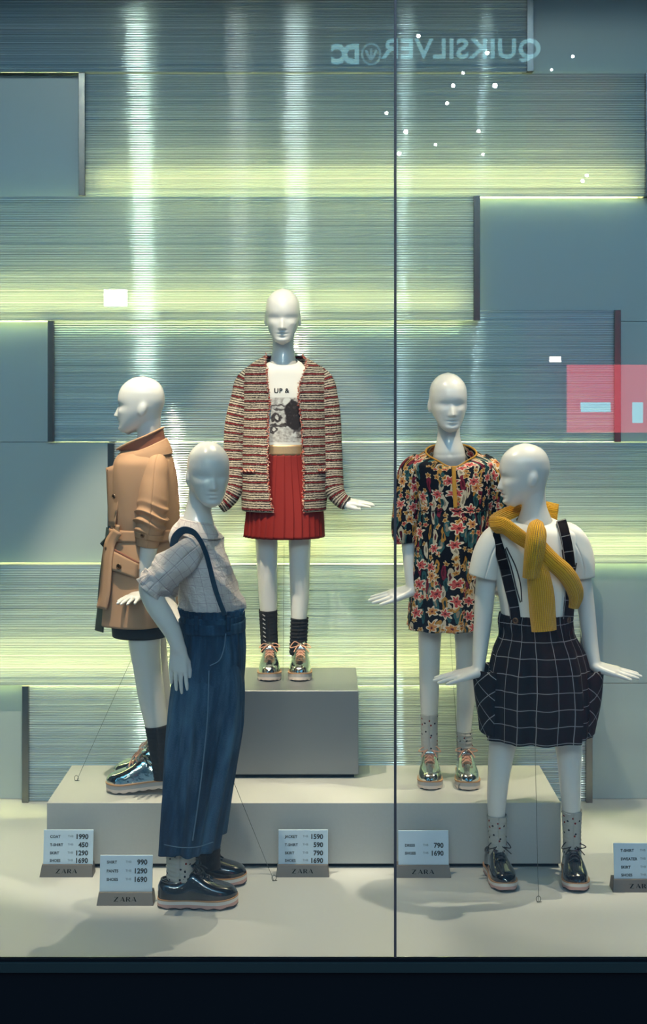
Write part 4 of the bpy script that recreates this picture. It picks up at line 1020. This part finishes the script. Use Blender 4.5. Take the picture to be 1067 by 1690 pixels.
# ------------------------------------------------------------------ mannequin 5: pinafore with check, mustard sweater
def mann5():
    Yb = 3.88; s = F/Yb; P = lambda x, y, d=0.0: fig(x, y, d, Yb); r = lambda p: p/s
    base = P(882, 0); base[2] = 0
    T = thing('mannequin', tuple(base), 'white child mannequin in dark check pinafore with mustard sweater tied over shoulders', 'mannequin', 'child mannequins in the shop window')
    B = Body()
    B.head(P(868, 834, 0.0), -1.50, -0.03, H=0.176)
    B.limb([(P(878, 800, 0.0), r(21)), (P(881, 840, 0.0), r(21)), (P(882, 868, 0.006), r(30))], 0.016)
    B.ell(P(880, 895, 0.008), (r(60), 0.05, r(36))); B.ell(P(883, 970, 0.01), (r(42), 0.05, r(70))); B.ell(P(885, 1090, 0.01), (r(56), 0.062, r(80)))
    B.limb([(P(812, 897, 0.008), r(17)), (P(802, 955, 0.012), r(17)), (P(797, 1015, 0.012), r(15.2)), (P(792, 1070, 0.0), r(12.5)), (P(789, 1106, -0.018), r(9.6))])
    hand(B, P(788, 1108, -0.018), (-1, -0.28, -0.19), (-0.2, -0.25, 1), 1, 0.128, curl=0.02, fan=0.06, thumb_open=0.75)
    B.limb([(P(950, 897, 0.008), r(17)), (P(961, 955, 0.012), r(14.5)), (P(968, 1015, 0.012), r(14)), (P(975, 1070, 0.0), r(12)), (P(981, 1098, -0.015), r(9.6))])
    hand(B, P(982, 1100, -0.015), (1, -0.25, -0.22), (0.2, -0.25, 1), -1, 0.126, curl=0.02, fan=0.06, thumb_open=0.75)
    B.limb([(P(853, 1130, 0.01), r(34)), (P(828, 1235, 0.005), r(22)), (P(822, 1285, 0), r(18)), (P(819, 1325, 0.006), r(15.8)), (P(820, 1370, 0.012), r(12.5)), (P(822, 1420, 0.014), r(12))])
    B.limb([(P(912, 1130, 0.01), r(34)), (P(938, 1235, 0.005), r(22)), (P(940, 1285, 0), r(18)), (P(942, 1325, 0.006), r(15.8)), (P(943, 1370, 0.012), r(12.5)), (P(944, 1420, 0.014), r(12))])
    v, q = B.build(); mk('body', v, q, M['skin'], T)
    g = Garment([(858, 852, 912, 0.006, 0.046, 0.012), (866, 830, 934, 0.006, 0.058, 0.006), (882, 806, 956, 0.006, 0.070), (915, 808, 954, 0.006, 0.080), (960, 819, 949, 0.006, 0.082), (1000, 825, 944, 0.006, 0.080), (1040, 828, 942, 0.006, 0.076)], Yb)
    tee = g.mesh('t_shirt', M['white_tee'], T, n=60, fold=wrinkle(41, 0.0030, 3, 40)); tee['label'] = 'plain white short sleeved tee'
    for sd, q in enumerate(([(838, 876, 0.006, 16), (822, 888, 0.005, 24), (807, 912, 0.002, 26), (800, 936, 0.0, 25), (796, 952, 0.0, 23)], [(922, 874, 0.006, 16), (938, 886, 0.005, 24), (953, 912, 0.002, 24), (960, 936, 0.0, 21), (962, 953, 0.0, 18.5)])):
        tube('sleeve', [P(*c[:3]) for c in q], [r(c[3]) for c in q], M['white_tee'], tee, n=36, na=44, fold=wrinkle(44+sd, 0.0026, 3, 60), thick=0.003)
    for ln in ([(834, 905), (845, 940), (852, 970), (859, 994)], [(836, 903), (852, 938), (859, 965), (861, 993)], [(926, 907), (929, 930), (932, 945)], [(949, 929), (946, 942), (942, 950)]):
        ribbon('line_print', g, ln, 2.0, M['ink'], tee, 0.003, n=16, thick=0.0006, m=3)
    # pinafore
    sk = Garment([(1012, 825, 943, 0.006, 0.083), (1024, 823, 944, 0.006, 0.084), (1040, 824, 946, 0.006, 0.086), (1075, 813, 961, 0.006, 0.102), (1110, 806, 970, 0.006, 0.114), (1160, 802, 974, 0.006, 0.124), (1214, 801, 970, 0.006, 0.128)], Yb)
    zb = EYE-(1040-HY)/s
    def fold(th, t, z):
        wv = np.clip((zb-z)/0.06, 0, 1); up = np.clip((z-zb)/0.02, 0, 1)
        return up*0.0022*np.sin(44*th)+wv*(0.0065*np.sin(9*th+1.3*np.sin(2*th)+0.6)+0.003*np.sin(17*th+2))*(0.35+t)+0.0015*np.sin(25*th)*(1-wv)*(1-up)
    so = sk.mesh('pinafore', M['plaid'], T, n=90, na=240, fold=fold, thick=0.0025); so['label'] = 'black pinafore skirt with thin white check lines'
    for sgn, t0, t1 in ((-1, 230, 302), (1, 58, 130)):
        V, uv = [], []; n, m = 16, 16; ya, yb = 1103, 1206
        for i in range(n):
            a = i/(n-1); py = ya+(yb-ya)*a; z = EYE-(py-HY)/s
            for j in range(m):
                b = j/(m-1); th = math.radians(t0+(t1-t0)*b); bul = math.sin(math.pi*b)**0.7
                p = sk.ring(z, np.array([th]), 0.006+(0.030*(1-a)**1.2+0.010)*bul)[0]; V.append(p); uv.append((0.71*(b*0.16)+0.71*z, 0.71*z-0.71*b*0.16))
        mk('side_pocket', V, grid_faces(n, m, False), M['plaid'], so, uv=uv, thick=0.003, toffset=0)
    st = ribbon('shoulder_strap', g, [(815, 872), (822, 895), (832, 930), (841, 965), (849, 1000), (852, 1022)], 16, M['plaid'], so, 0.0055, thick=0.002)
    ribbon('shoulder_strap', g, [(922, 858), (930, 885), (936, 920), (938, 960), (936, 995), (934, 1022)], 16, M['plaid'], so, 0.0055, thick=0.002)
    for p in ((935, 1023), (852, 1024)):
        c, nn = sk.front(*p, 0.006); v, f = disc_vf(c, nn, r(5), 0.003); mk('button', v, f, M['button'], so)
    # sweater: knotted sleeves in front, yoke over the shoulder
    kn = lambda nm, q, fl, par, **k: tube(nm, [P(*c[:3]) for c in q], [r(c[3]) for c in q], M['knit'], par, n=56, na=40, flat=fl, up=(0, -1, 0), fold=wrinkle(int(q[0][0]), 0.0022, 3, 40), cap=True, **k)
    sw = kn('sweater', [(920, 846, 0.055, 14), (888, 842, 0.068, 16), (850, 848, 0.058, 16), (824, 858, 0.015, 15), (815, 866, -0.035, 14), (833, 868, -0.080, 15), (852, 882, -0.100, 15), (872, 897, -0.108, 13)], 0.55, T)
    sw['label'] = 'mustard rib knit sweater knotted on the chest'
    kn('knot_sleeve', [(880, 888, -0.098, 12), (892, 908, -0.104, 15), (910, 926, -0.104, 15), (930, 944, -0.098, 15), (944, 964, -0.086, 14), (950, 985, -0.070, 12.5), (946, 1003, -0.062, 9)], 0.55, sw)
    kn('hanging_sleeve', [(882, 915, -0.098, 13), (887, 940, -0.112, 18), (891, 970, -0.114, 20.5), (894, 1005, -0.113, 20.5), (897, 1041, -0.112, 20)], 0.38, sw)
    kn('folded_cuff', [(890, 862, -0.085, 8), (887, 872, -0.112, 16), (884, 892, -0.132, 18), (881, 915, -0.136, 17.5), (878, 935, -0.134, 15.5), (876, 953, -0.128, 14.5)], 0.5, sw)
    for (x0, y0, x1, y1, w, dy) in ((873, 928, 888, 930, 1, -0.15),):
        pass
    sock(T, [P(820, 1344, 0.010), P(820, 1370, 0.012), P(822, 1412, 0.014)], [r(16.6), r(15.2), r(15)], M['sock_grey'], 0.0009, 5, 'grey speckled ankle sock')
    sock(T, [P(943, 1336, 0.010), P(943, 1370, 0.012), P(944, 1412, 0.014)], [r(16.8), r(15.2), r(15)], M['sock_grey'], 0.0007, 6, 'grey speckled ankle sock')
    shoe(T, 'shoe', np.array([(838-HX)/F*3.775, 3.775, 0]), 0.13, 0.20, 'patent', 0, 5, 'black patent lace-up shoe with pink and white sole')
    shoe(T, 'shoe', np.array([(953-HX)/F*3.772, 3.772, 0]), -0.07, 0.20, 'patent', 0, 6, 'black patent lace-up shoe with pink and white sole')
    wire(T, P(882, 1210, 0.0), np.array([(888-HX)/F*3.706, 3.706, 0]), True)

# ------------------------------------------------------------------ mannequin 2: trench coat, in profile
def mann2():
    Yb = 4.13; s = F/Yb; P = lambda x, y, d=0.0: fig(x, y, d, Yb); r = lambda p: p/s
    base = P(250, 0); base[2] = PH
    T = thing('mannequin', tuple(base), 'white child mannequin in tan trench coat seen from the side', 'mannequin', 'child mannequins in the shop window')
    B = Body()
    B.head(P(231, 716, 0.0), -1.57, 0.05, H=0.174)
    B.limb([(P(245, 690, 0.0), r(20)), (P(246, 725, 0.0), r(20)), (P(244, 755, 0.0), r(30))], 0.014)
    B.ell(P(243, 790, 0), (r(38), 0.085, r(42))); B.ell(P(242, 880, 0), (r(34), 0.07, r(70))); B.ell(P(240, 990, 0), (r(42), 0.085, r(70)))
    B.limb([(P(254, 785, -0.085), r(16)), (P(252, 850, -0.10), r(15)), (P(246, 900, -0.105), r(14.5)), (P(238, 945, -0.108), r(11.5)), (P(231, 978, -0.11), r(9))])
    hand(B, P(231, 979, -0.11), (-0.32, -1, -0.16), (-0.1, -0.2, 1), 1, 0.108, curl=0.05, fan=0.14, thumb_open=1.1)
    B.limb([(P(240, 1000, -0.05), r(33)), (P(238, 1056, -0.055), r(26.5)), (P(243, 1100, -0.055), r(23)), (P(250, 1150, -0.055), r(21.5)), (P(258, 1195, -0.055), r(18.5)), (P(265, 1235, -0.055), r(15)), (P(268, 1270, -0.055), r(14))])
    B.limb([(P(246, 1000, 0.055), r(33)), (P(250, 1056, 0.06), r(25)), (P(256, 1100, 0.06), r(22)), (P(262, 1150, 0.06), r(20)), (P(268, 1200, 0.06), r(16)), (P(270, 1262, 0.06), r(13))])
    v, q = B.build(); mk('body', v, q, M['skin'], T)
    rows = [(738, 208, 274, 0, 0.060), (748, 196, 281, 0, 0.088), (765, 187, 287, 0, 0.112), (800, 184, 293, 0, 0.118), (850, 183, 297, 0, 0.114), (880, 182, 297, 0, 0.108), (920, 176, 299, 0, 0.120), (980, 170, 298, 0, 0.130), (1026, 167, 288, 0, 0.136)]
    g = Garment(rows, Yb); wr = crumple(61, 0.0050, 2, 22)
    zb = EYE-(880-HY)/s
    def fold(th, t, z): return wr(th, t, z)-0.004*np.exp(-((z-zb)/0.012)**2)+0.004*np.clip((zb-z)/0.2, 0, 1)*np.sin(6*th+0.8)
    op = pchip([-0.0, 0.5, 1.0], [0.5, 0.16, 0.34])
    def edges(z):
        t = (g.z0-z)/(g.z0-g.z1); w = float(op(t)); return -math.pi/2+w*0.45, 3*math.pi/2-w*0.9
    co = g.mesh('trench_coat', M['trench'], T, n=90, na=160, fold=fold, edges=edges, thick=0.004); co['label'] = 'tan cotton trench coat, open at the front'
    # far front panel swinging open with its dark lining
    patch('lining', [P(176, 870, 0.07), P(182, 880, -0.02), P(170, 1044, -0.03), P(157, 1040, 0.03)], M['lining'], co, n=12, bulge=0.012, bdir=(-1, 0, 0))
    patch('lining', [P(182, 876, 0.02), P(176, 886, 0.0), P(165, 897, -0.01), P(178, 912, 0.01)], M['lining'], co, n=6)
    # collar stand and fall
    cg = Garment([(724, 193.5, 269, 0.0, 0.072, 0.0, 0.033), (738, 204, 273, 0.0, 0.068, 0.0, 0.018), (750, 207, 277, 0.0, 0.070, 0.0, 0.004)], Yb)
    c1 = cg.mesh('collar', M['collar_in'], co, n=16, na=90, edges=lambda z: (-math.pi/2+0.25, 3*math.pi/2-0.25), thick=0.0)
    ci = Garment([(724.6, 195, 267.5, 0.0, 0.069, 0.0, 0.033), (738, 206, 271, 0.0, 0.064, 0.0, 0.018), (750, 209, 275, 0.0, 0.066, 0.0, 0.004)], Yb)
    ci.mesh('collar_inside', M['collar_in'], co, n=16, na=90, edges=lambda z: (-math.pi/2+0.25, 3*math.pi/2-0.25), thick=0.001)
    rim = [p for p in cg.R[0][::5]]; v, f = tube_vf(rim, 0.0035, 60, 8); mk('collar_edge', v, f, M['trench'], co)
    cf = Garment([(739, 205, 275, 0.0, 0.080, 0.0, 0.030), (746, 201, 281, 0.0, 0.088, 0.0, 0.020), (754, 199, 285, 0.0, 0.094, 0.0, 0.010)], Yb)
    cf.mesh('collar_fall', M['trench'], co, n=14, na=90, edges=lambda z: (-0.75, math.pi+0.75), thick=0.003)
    # lapel, belt, pocket, buttons
    patch('lapel', [P(175.5, 772, -0.03), P(206, 762, -0.085), P(189, 868, -0.095), P(180, 868, -0.02)], M['trench'], co, n=12, bulge=0.006, thick=0.004)
    v, f = tube_vf([P(177.5, 775, -0.037), P(178.5, 800, -0.037), P(180, 830, -0.035), P(182, 862, -0.03)], 0.0012, 20, 5); mk('stitching', v, f, M['stitch'], co)
    bt = Garment([(870, 181, 299, 0, 0.110), (889, 180, 299, 0, 0.112)], Yb)
    b1 = bt.mesh('belt', M['trench'], co, n=6, na=120, edges=lambda z: (-math.pi/2+0.12, 3*math.pi/2-0.3), thick=0.004)
    ribbon('belt_tail', g, [(199, 876), (190, 890), (184, 915), (181, 950), (178, 985), (174, 1004)], 15, M['trench'], co, 0.013, n=30, thick=0.003)
    ribbon('belt_loop', g, [(199, 866), (196, 893)], 6, M['trench'], co, 0.012, n=8, thick=0.003)
    decal('pocket_flap', g, [(186, 906), (229, 930), (226, 954), (185, 939)], M['trench'], co, 0.009, thick=0.004)
    ribbon('pocket_welt', g, [(187, 904), (210, 917), (230, 929)], 3.5, M['collar_in'], co, 0.010, n=12)
    for p, rr in (((193, 819), 4.0), ((200, 934), 4.6), ((182, 905), 3.0)):
        c, nn = g.front(*p, 0.012); v, f = disc_vf(c, nn, r(rr), 0.004); mk('button', v, f, M['button'], co)
    q = [(262, 752, -0.040, 12), (257, 768, -0.068, 22), (254, 795, -0.085, 25), (252, 825, -0.098, 26), (250, 850, -0.105, 26.5), (247, 872, -0.108, 24.5), (245, 888, -0.108, 20), (243, 902, -0.108, 17.5)]
    w2 = crumple(66, 0.0045, 2, 26)
    def bunch(th, t, l):
        a = np.exp(-((t-0.72)/0.12)**2); return w2(th, t, l)+a*0.016*(0.45-np.abs(np.sin(0.5*(l*230+1.6*np.sin(th+0.5)+1.4*np.sin(2*th)))))
    tube('sleeve', [P(*c[:3]) for c in q], [r(c[3]) for c in q], M['trench'], co, n=110, na=56, fold=bunch, thick=0.004)
    tube('sleeve_strap', [P(246, 880, -0.108), P(244.5, 889, -0.108)], [r(23.5), r(22)], M['trench'], co, n=8, na=40, thick=0.003)
    v, f = disc_vf(P(235, 884, -0.148), (-0.4, -1, 0), r(3.6), 0.004); mk('button', v, f, M['button'], co)
    q = [(258, 768, 0.075, 20), (256, 820, 0.10, 23), (252, 880, 0.10, 20), (245, 902, 0.10, 17)]
    tube('sleeve', [P(*c[:3]) for c in q], [r(c[3]) for c in q], M['trench'], co, n=40, na=32, thick=0.004)
    sk = Garment([(960, 184, 288, 0, 0.108), (1010, 183, 284, 0, 0.112), (1046, 186, 282, 0, 0.112)], Yb); o = sk.mesh('skirt', M['black_cloth'], T, n=20, na=90, fold=wrinkle(70, 0.002, 3, 10)); o['label'] = 'short black skirt below the coat hem'
    a = sock(T, [P(259, 1196, -0.055), P(263, 1225, -0.055), P(268, 1260, -0.055), P(270, 1284, -0.055)], [r(20.2), r(18.6), r(18), r(18)], M['sock_black'], 0.0006, 7)
    v, f = join(*[tube_vf([P(275+0.4*i, 1206+7*i, -0.082), P(277+0.4*i, 1208+7*i, -0.084)], 0.0016, 3, 5) for i in range(7)]); mk('sock_stripe', v, f, M['sole_grey'], a)
    sock(T, [P(268, 1190, 0.06), P(270, 1225, 0.06), P(271, 1262, 0.06)], [r(18), r(17), r(16)], M['sock_black'], 0.0006, 8)
    shoe(T, 'shoe', np.array([P(188, 0)[0], 4.085, PH+0.002]), -1.57, 0.215, 'silver', 0.10, 7, 'silver mirror leather lace-up shoe, heel raised')
    shoe(T, 'shoe', np.array([P(191, 0)[0], 4.195, PH+0.002]), -1.52, 0.215, 'silver', 0.10, 8, 'silver mirror leather lace-up shoe, heel raised')
    wire(T, P(218, 1085, -0.04), np.array([(126-HX)/F*4.19, 4.19, PH]), True)

# ------------------------------------------------------------------ mannequin 3: jeans with braces, checked shirt
def mann3():
    Yb = 3.74; s = F/Yb; P = lambda x, y, d=0.0: fig(x, y, d, Yb); r = lambda p: p/s
    base = P(330, 0); base[2] = 0
    T = thing('mannequin', tuple(base), 'white child mannequin in wide blue jeans with navy braces and pale check shirt', 'mannequin', 'child mannequins in the shop window')
    B = Body()
    B.head(P(343, 834, -0.02), 0.30, -0.02, H=0.175)
    B.limb([(P(334, 808, -0.002), r(21.5)), (P(327, 845, -0.002), r(21.5)), (P(325, 876, 0.0), r(30))], 0.016)
    B.ell(P(330, 915, 0), (r(34), 0.072, r(38))); B.ell(P(345, 975, 0), (r(38), 0.06, r(60))); B.ell(P(350, 1090, 0), (r(42), 0.075, r(80)))
    B.limb([(P(316, 908, -0.070), r(13)), (P(282, 932, -0.105), r(17.5)), (P(247, 968, -0.12), r(17.8)), (P(256, 995, -0.122), r(17.5)), (P(270, 1018, -0.125), r(16.5)), (P(286, 1046, -0.125), r(13.8)), (P(294, 1068, -0.125), r(11.8))])
    hand(B, P(294, 1070, -0.125), (0.0, 0.02, -1), (-0.25, -1, 0), -1, 0.118, curl=0.12, fan=0.05, thumb_open=0.45)
    B.limb([(P(318, 900, 0.07), r(17)), (P(285, 955, 0.10), r(15)), (P(276, 985, 0.09), r(14)), (P(292, 1022, 0.05), r(12)), (P(306, 1040, 0.02), r(9))])
    B.limb([(P(335, 1100, -0.055), r(34)), (P(318, 1260, -0.05), r(22)), (P(300, 1380, -0.045), r(16)), (P(297, 1445, -0.045), r(15))])
    B.limb([(P(352, 1100, 0.065), r(34)), (P(348, 1260, 0.07), r(22)), (P(345, 1370, 0.08), r(15)), (P(345, 1415, 0.08), r(14))])
    v, q = B.build(); mk('body', v, q, M['skin'], T)
    g = Garment([(866, 299, 356, 0, 0.052, 0.0, -0.012), (876, 290, 364, 0, 0.078, 0, -0.010), (892, 285, 369, 0, 0.094), (915, 287, 377, 0, 0.100), (945, 292, 388, 0, 0.102), (975, 296, 397, 0, 0.102), (996, 297, 404, 0, 0.100), (1008, 299, 402, 0, 0.096), (1016, 304, 396, 0, 0.088)], Yb)
    sh = g.mesh('shirt', M['shirt'], T, n=70, na=140, fold=crumple(81, 0.020, 3, 55, 6), thick=0.002); sh['label'] = 'pale pink white shirt with thin check'
    cg = Garment([(857, 296, 350, 0.0, 0.058, 0, -0.008), (866, 292, 358, 0.0, 0.068, 0, -0.010), (882, 287, 366, 0, 0.088, 0, -0.010)], Yb)
    cg.mesh('collar', M['shirt'], sh, n=18, na=90, fold=crumple(83, 0.010, 3, 90), thick=0.002)
    q = [(336, 892, -0.058, 13), (322, 904, -0.074, 23), (300, 922, -0.096, 28), (278, 942, -0.114, 28), (262, 957, -0.122, 26), (252, 967, -0.124, 24), (249, 972, -0.124, 22)]
    w2 = crumple(85, 0.014, 3, 60, 6)
    tube('sleeve', [P(*c[:3]) for c in q], [r(c[3]) for c in q], M['shirt'], sh, n=70, na=48, fold=lambda th, t, l: w2(th, t, l)+0.003*np.sin(l*300+2*np.sin(th))*max(0, (t-0.6)/0.4), thick=0.002)
    q = [(261, 958, -0.122, 27.5), (252, 967, -0.124, 27), (246, 974, -0.124, 25.5)]
    tube('rolled_cuff', [P(*c[:3]) for c in q], [r(c[3]) for c in q], M['shirt'], sh, n=24, na=44, fold=crumple(87, 0.016, 4, 160, 5), thick=0.003)
    q = [(328, 898, 0.068, 20), (300, 935, 0.098, 24), (280, 965, 0.098, 22), (274, 978, 0.095, 19)]
    tube('sleeve', [P(*c[:3]) for c in q], [r(c[3]) for c in q], M['shirt'], sh, n=30, na=32, fold=wrinkle(88, 0.003, 3, 40), thick=0.002)
    # jeans: hip, two wide legs
    hip = Garment([(1012, 297, 404, 0, 0.106), (1020, 297, 403, 0, 0.104), (1040, 297, 403, 0, 0.106), (1065, 295, 405, 0, 0.120), (1096, 291, 405, 0.0, 0.130), (1122, 288, 403, 0.0, 0.1335)], Yb)
    near = Garment([(1062, 304, 392, -0.045, 0.060), (1096, 294, 400, -0.056, 0.068), (1126, 286, 402, -0.058, 0.076), (1200, 280, 392, -0.055, 0.082), (1270, 275, 378, -0.052, 0.084), (1340, 271, 364, -0.050, 0.086), (1388, 268, 355, -0.048, 0.088)], Yb)
    far = Garment([(1062, 310, 390, 0.045, 0.060), (1096, 300, 398, 0.058, 0.068), (1126, 298, 401, 0.062, 0.076), (1200, 300, 393, 0.066, 0.080), (1270, 302, 380, 0.07, 0.082), (1340, 304, 368, 0.074, 0.084), (1388, 305, 361, 0.076, 0.086)], Yb)
    w1 = wrinkle(91, 0.0060, 3, 9)
    def lf(th, t, z): return w1(th, t, z)+(0.0105*np.sin(5*th+1.2*np.sin(2*th)+2*z)+0.005*np.sin(11*th+3*np.sin(th)+3*z))*np.clip((t-0.12)/0.3, 0, 1)
    def hf(th, t, z): return 0.003*np.sin(22*th+np.sin(3*th))*np.exp(-((t-0.30)/0.25)**2)+w1(th, t, z)*0.4
    parts = []
    root = near.mesh('jeans', M['denim'], T, n=80, na=110, fold=lf, thick=0.003); root['label'] = 'wide cropped blue denim trousers with paperbag waist'
    far.mesh('trouser_leg', M['denim'], root, n=60, na=90, fold=lf, thick=0.003)
    hip.mesh('hip_section', M['denim'], root, n=50, na=200, fold=hf, thick=0.003)
    ru = Garment([(1001, 296, 404, 0, 0.110), (1007, 297, 402, 0, 0.107), (1014, 298, 402, 0, 0.105)], Yb)
    ru.mesh('waist_ruffle', M['denim'], root, n=12, na=260, fold=lambda th, t, z: 0.005*(1-0.7*t)*np.sin(27*th+2*np.sin(4*th)), thick=0.003)
    bl = Garment([(1021, 295, 405, 0, 0.110), (1038, 295, 405, 0, 0.112)], Yb); bl.mesh('waistband', M['denim'], root, n=6, na=120, thick=0.003)
    for x in (325, 375): ribbon('belt_loop', bl, [(x, 1016), (x, 1041)], 6, M['denim'], root, 0.005, n=8, thick=0.003)
    for ln in ([(371, 1045), (368, 1070), (360, 1090), (346, 1098)], ): ribbon('pocket_seam', hip, ln, 1.6, M['denim_thread'], root, 0.006, n=24, thick=0.0008, m=3)
    ribbon('side_seam', near, [(345, 1105), (342, 1180), (334, 1260), (325, 1330), (317, 1385)], 1.8, M['denim_thread'], root, 0.013, n=50, thick=0.0008, m=3)
    ribbon('hem_seam', near, [(276, 1392), (300, 1396), (325, 1395), (346, 1388)], 1.3, M['denim_thread'], root, 0.012, n=24, thick=0.0008, m=3)
    q = [(286, 903, -0.070), (290, 886, -0.084), (303, 875, -0.094), (318, 878, -0.106), (330, 892, -0.121), (339, 912, -0.124), (346, 936, -0.118), (353, 965, -0.114), (361, 990, -0.111), (371, 1015, -0.114)]
    tube('brace', [P(*c) for c in q], [r(6.6)]*len(q), M['navy_strap'], root, n=70, na=16, flat=0.22, up=(0, -1, 0.2), cap=True)
    sock(T, [P(300, 1375, -0.045), P(299, 1405, -0.045), P(297, 1450, -0.045)], [r(24), r(24), r(22)], M['sock_grey'], 0.0013, 9, 'grey speckled ankle sock')
    sock(T, [P(345, 1360, 0.08), P(345, 1390, 0.08), P(346, 1432, 0.08)], [r(20), r(19), r(18)], M['sock_black'], 0.0006, 10)
    shoe(T, 'shoe', np.array([(393-HX)/F*3.69, 3.69, 0]), 1.60, 0.218, 'patent', 0, 9, 'black patent lace-up shoe with pink and white sole')
    shoe(T, 'shoe', np.array([(407-HX)/F*3.85, 3.85, 0]), 1.50, 0.215, 'patent', 0, 10, 'black patent lace-up shoe with pink and white sole')
    wire(T, P(377, 1270, 0.07), np.array([(452-HX)/F*3.865, 3.865, 0]), True)

mann1(); mann2(); mann3(); mann4(); mann5()

# ------------------------------------------------------------------ price signs
def stroke_vf(quads):
    V, f = [], []
    for q in quads:
        b = len(V); V += [(x, y, 0) for x, y in q]; f.append(tuple(range(b, b+len(q))))
    return np.array(V, float), f
def logo():
    q = []
    def para(x0, x1, w, y0=0, y1=1): q.append([(x0, y0), (x0+w, y0), (x1+w, y1), (x1, y1)])
    def bar(x0, x1, y0, y1): q.append([(x0, y0), (x1, y0), (x1, y1), (x0, y1)])
    bar(0, 1.0, 0.93, 1.0); bar(-0.05, 0.95, 0, 0.07); para(-0.05, 0.68, 0.30)
    for o in (1.35, 3.85):
        para(o, o+0.5, 0.06); q.append([(o+0.75, 0), (o+1.08, 0), (o+0.60, 1), (o+0.42, 1)]); bar(o+0.2, o+0.75, 0.3, 0.36)
    o = 2.65; bar(o, o+0.27, 0, 1); bar(o, o+0.65, 0.93, 1.0); bar(o+0.2, o+0.62, 0.45, 0.52); q.append([(o+0.58, 0.47), (o+0.85, 0.58), (o+0.85, 0.88), (o+0.58, 1.0)]); q.append([(o+0.35, 0.48), (o+0.62, 0.48), (o+0.98, 0), (o+0.70, 0)])
    return stroke_vf(q)
def price_sign(x0, x1, yb, c0, c1, ct, cb, rows, lab, wpx=None):
    Y = EYE*F/(yb-HY); s = F/Y; X = lambda p: (p-HX)/s
    T = thing('price_sign', (X((x0+x1)/2), Y, 0), lab, 'price sign', 'price signs on the display floor')
    h = 0.031; a, b = X(x0), X(x1); y0 = Y; ins = 0.004
    V = [(a, y0, 0), (b, y0, 0), (b, y0+0.05, 0), (a, y0+0.05, 0), (a+ins, y0+0.014, h), (b-ins, y0+0.014, h), (b-ins, y0+0.05, h), (a+ins, y0+0.05, h)]
    base = mk('sign_base', V, box_vf(0,1,0,1,0,1)[1], M['card_base'], T, smooth=False, bevel=0.001)
    v, f = logo(); lw = (b-a)*0.40; sc = lw/4.95; lh = 0.0105; cx = (a+b)/2
    v = np.column_stack([cx-lw/2+v[:,0]*sc, y0+0.014*(0.010+v[:,1]*lh)/h-0.0006, 0.010+v[:,1]*lh]); mk('lettering', v, f, M['black'], base, smooth=False)
    # card leans back a little in its slot
    yc = Y+0.020; sc_ = F/yc; xa, xb = (c0-HX)/sc_, (c1-HX)/sc_; zt, zb = EYE-(ct-HY)/sc_, h-0.004
    lean = 0.012
    V = [(xa, yc, zb), (xb, yc, zb), (xb, yc+0.004, zb), (xa, yc+0.004, zb), (xa, yc+lean, zt), (xb, yc+lean, zt), (xb, yc+lean+0.004, zt), (xa, yc+lean+0.004, zt)]
    cd = mk('card', V, box_vf(0,1,0,1,0,1)[1], M['card'], T, smooth=False, bevel=0.0008)
    W_ = xb-xa; H_ = zt-zb
    def put(txt, xf, py, size, align, mat, bold, nm):
        v, f = text_mesh(txt, size, 0.0, bold, 1.0, align); z = EYE-(py-HY)/sc_
        zz = z+v[:,1]; yy = yc+lean*(zz-zb)/H_-0.0007
        return np.column_stack([xa+W_*xf+v[:,0], yy, zz]), f
    k1, k2 = [], []
    for (w, price, py) in rows:
        k1.append(put(w, 0.13, py+2.5, 0.0105, 'LEFT', None, 0.0003, ''))
        if price: k1.append(put(price, 0.90, py+4, 0.0185, 'RIGHT', None, 0.0006, ''))
        k2.append(put('THB', 0.60, py+1.5, 0.0085, 'RIGHT', None, 0.0, ''))
    v, f = join(*k1); mk('lettering', v, f, M['card_ink'], cd, smooth=False)
    v, f = join(*k2); mk('lettering', v, f, M['card_ink_pale'], cd, smooth=False)
price_sign(65, 153, 1448, 71, 153, 1372, 1431, [('COAT', '1990', 1382), ('T-SHIRT', '450', 1395), ('SKIRT', '1290', 1408), ('SHOES', '1690', 1420)], 'price card for coat at 1990 and skirt, beside the plinth corner')
price_sign(159, 253, 1495, 164, 251, 1414, 1477, [('SHIRT', '990', 1424.5), ('PANTS', '1290', 1438.5), ('SHOES', '1690', 1452)], 'price card for shirt at 990 and pants, next to the patent shoes')
price_sign(455, 543, 1448, 459, 541, 1372, 1431, [('JACKET', '1590', 1382), ('T-SHIRT', '590', 1395), ('SKIRT', '790', 1408), ('SHOES', '1690', 1420)], 'price card for jacket at 1590, in the middle before the plinth')
price_sign(652, 744, 1449, 657, 740, 1373, 1431, [('DRESS', '790', 1396), ('SHOES', '1690', 1408.5)], 'price card with two lines for dress and shoes')
price_sign(1011, 1105, 1473, 1013, 1101, 1394, 1455, [('T-SHIRT', '', 1405), ('SWEATER', '', 1418.5), ('SKIRT', '', 1431.5), ('SHOES', '', 1444)], 'price card for tee and sweater, cut off by the picture edge')
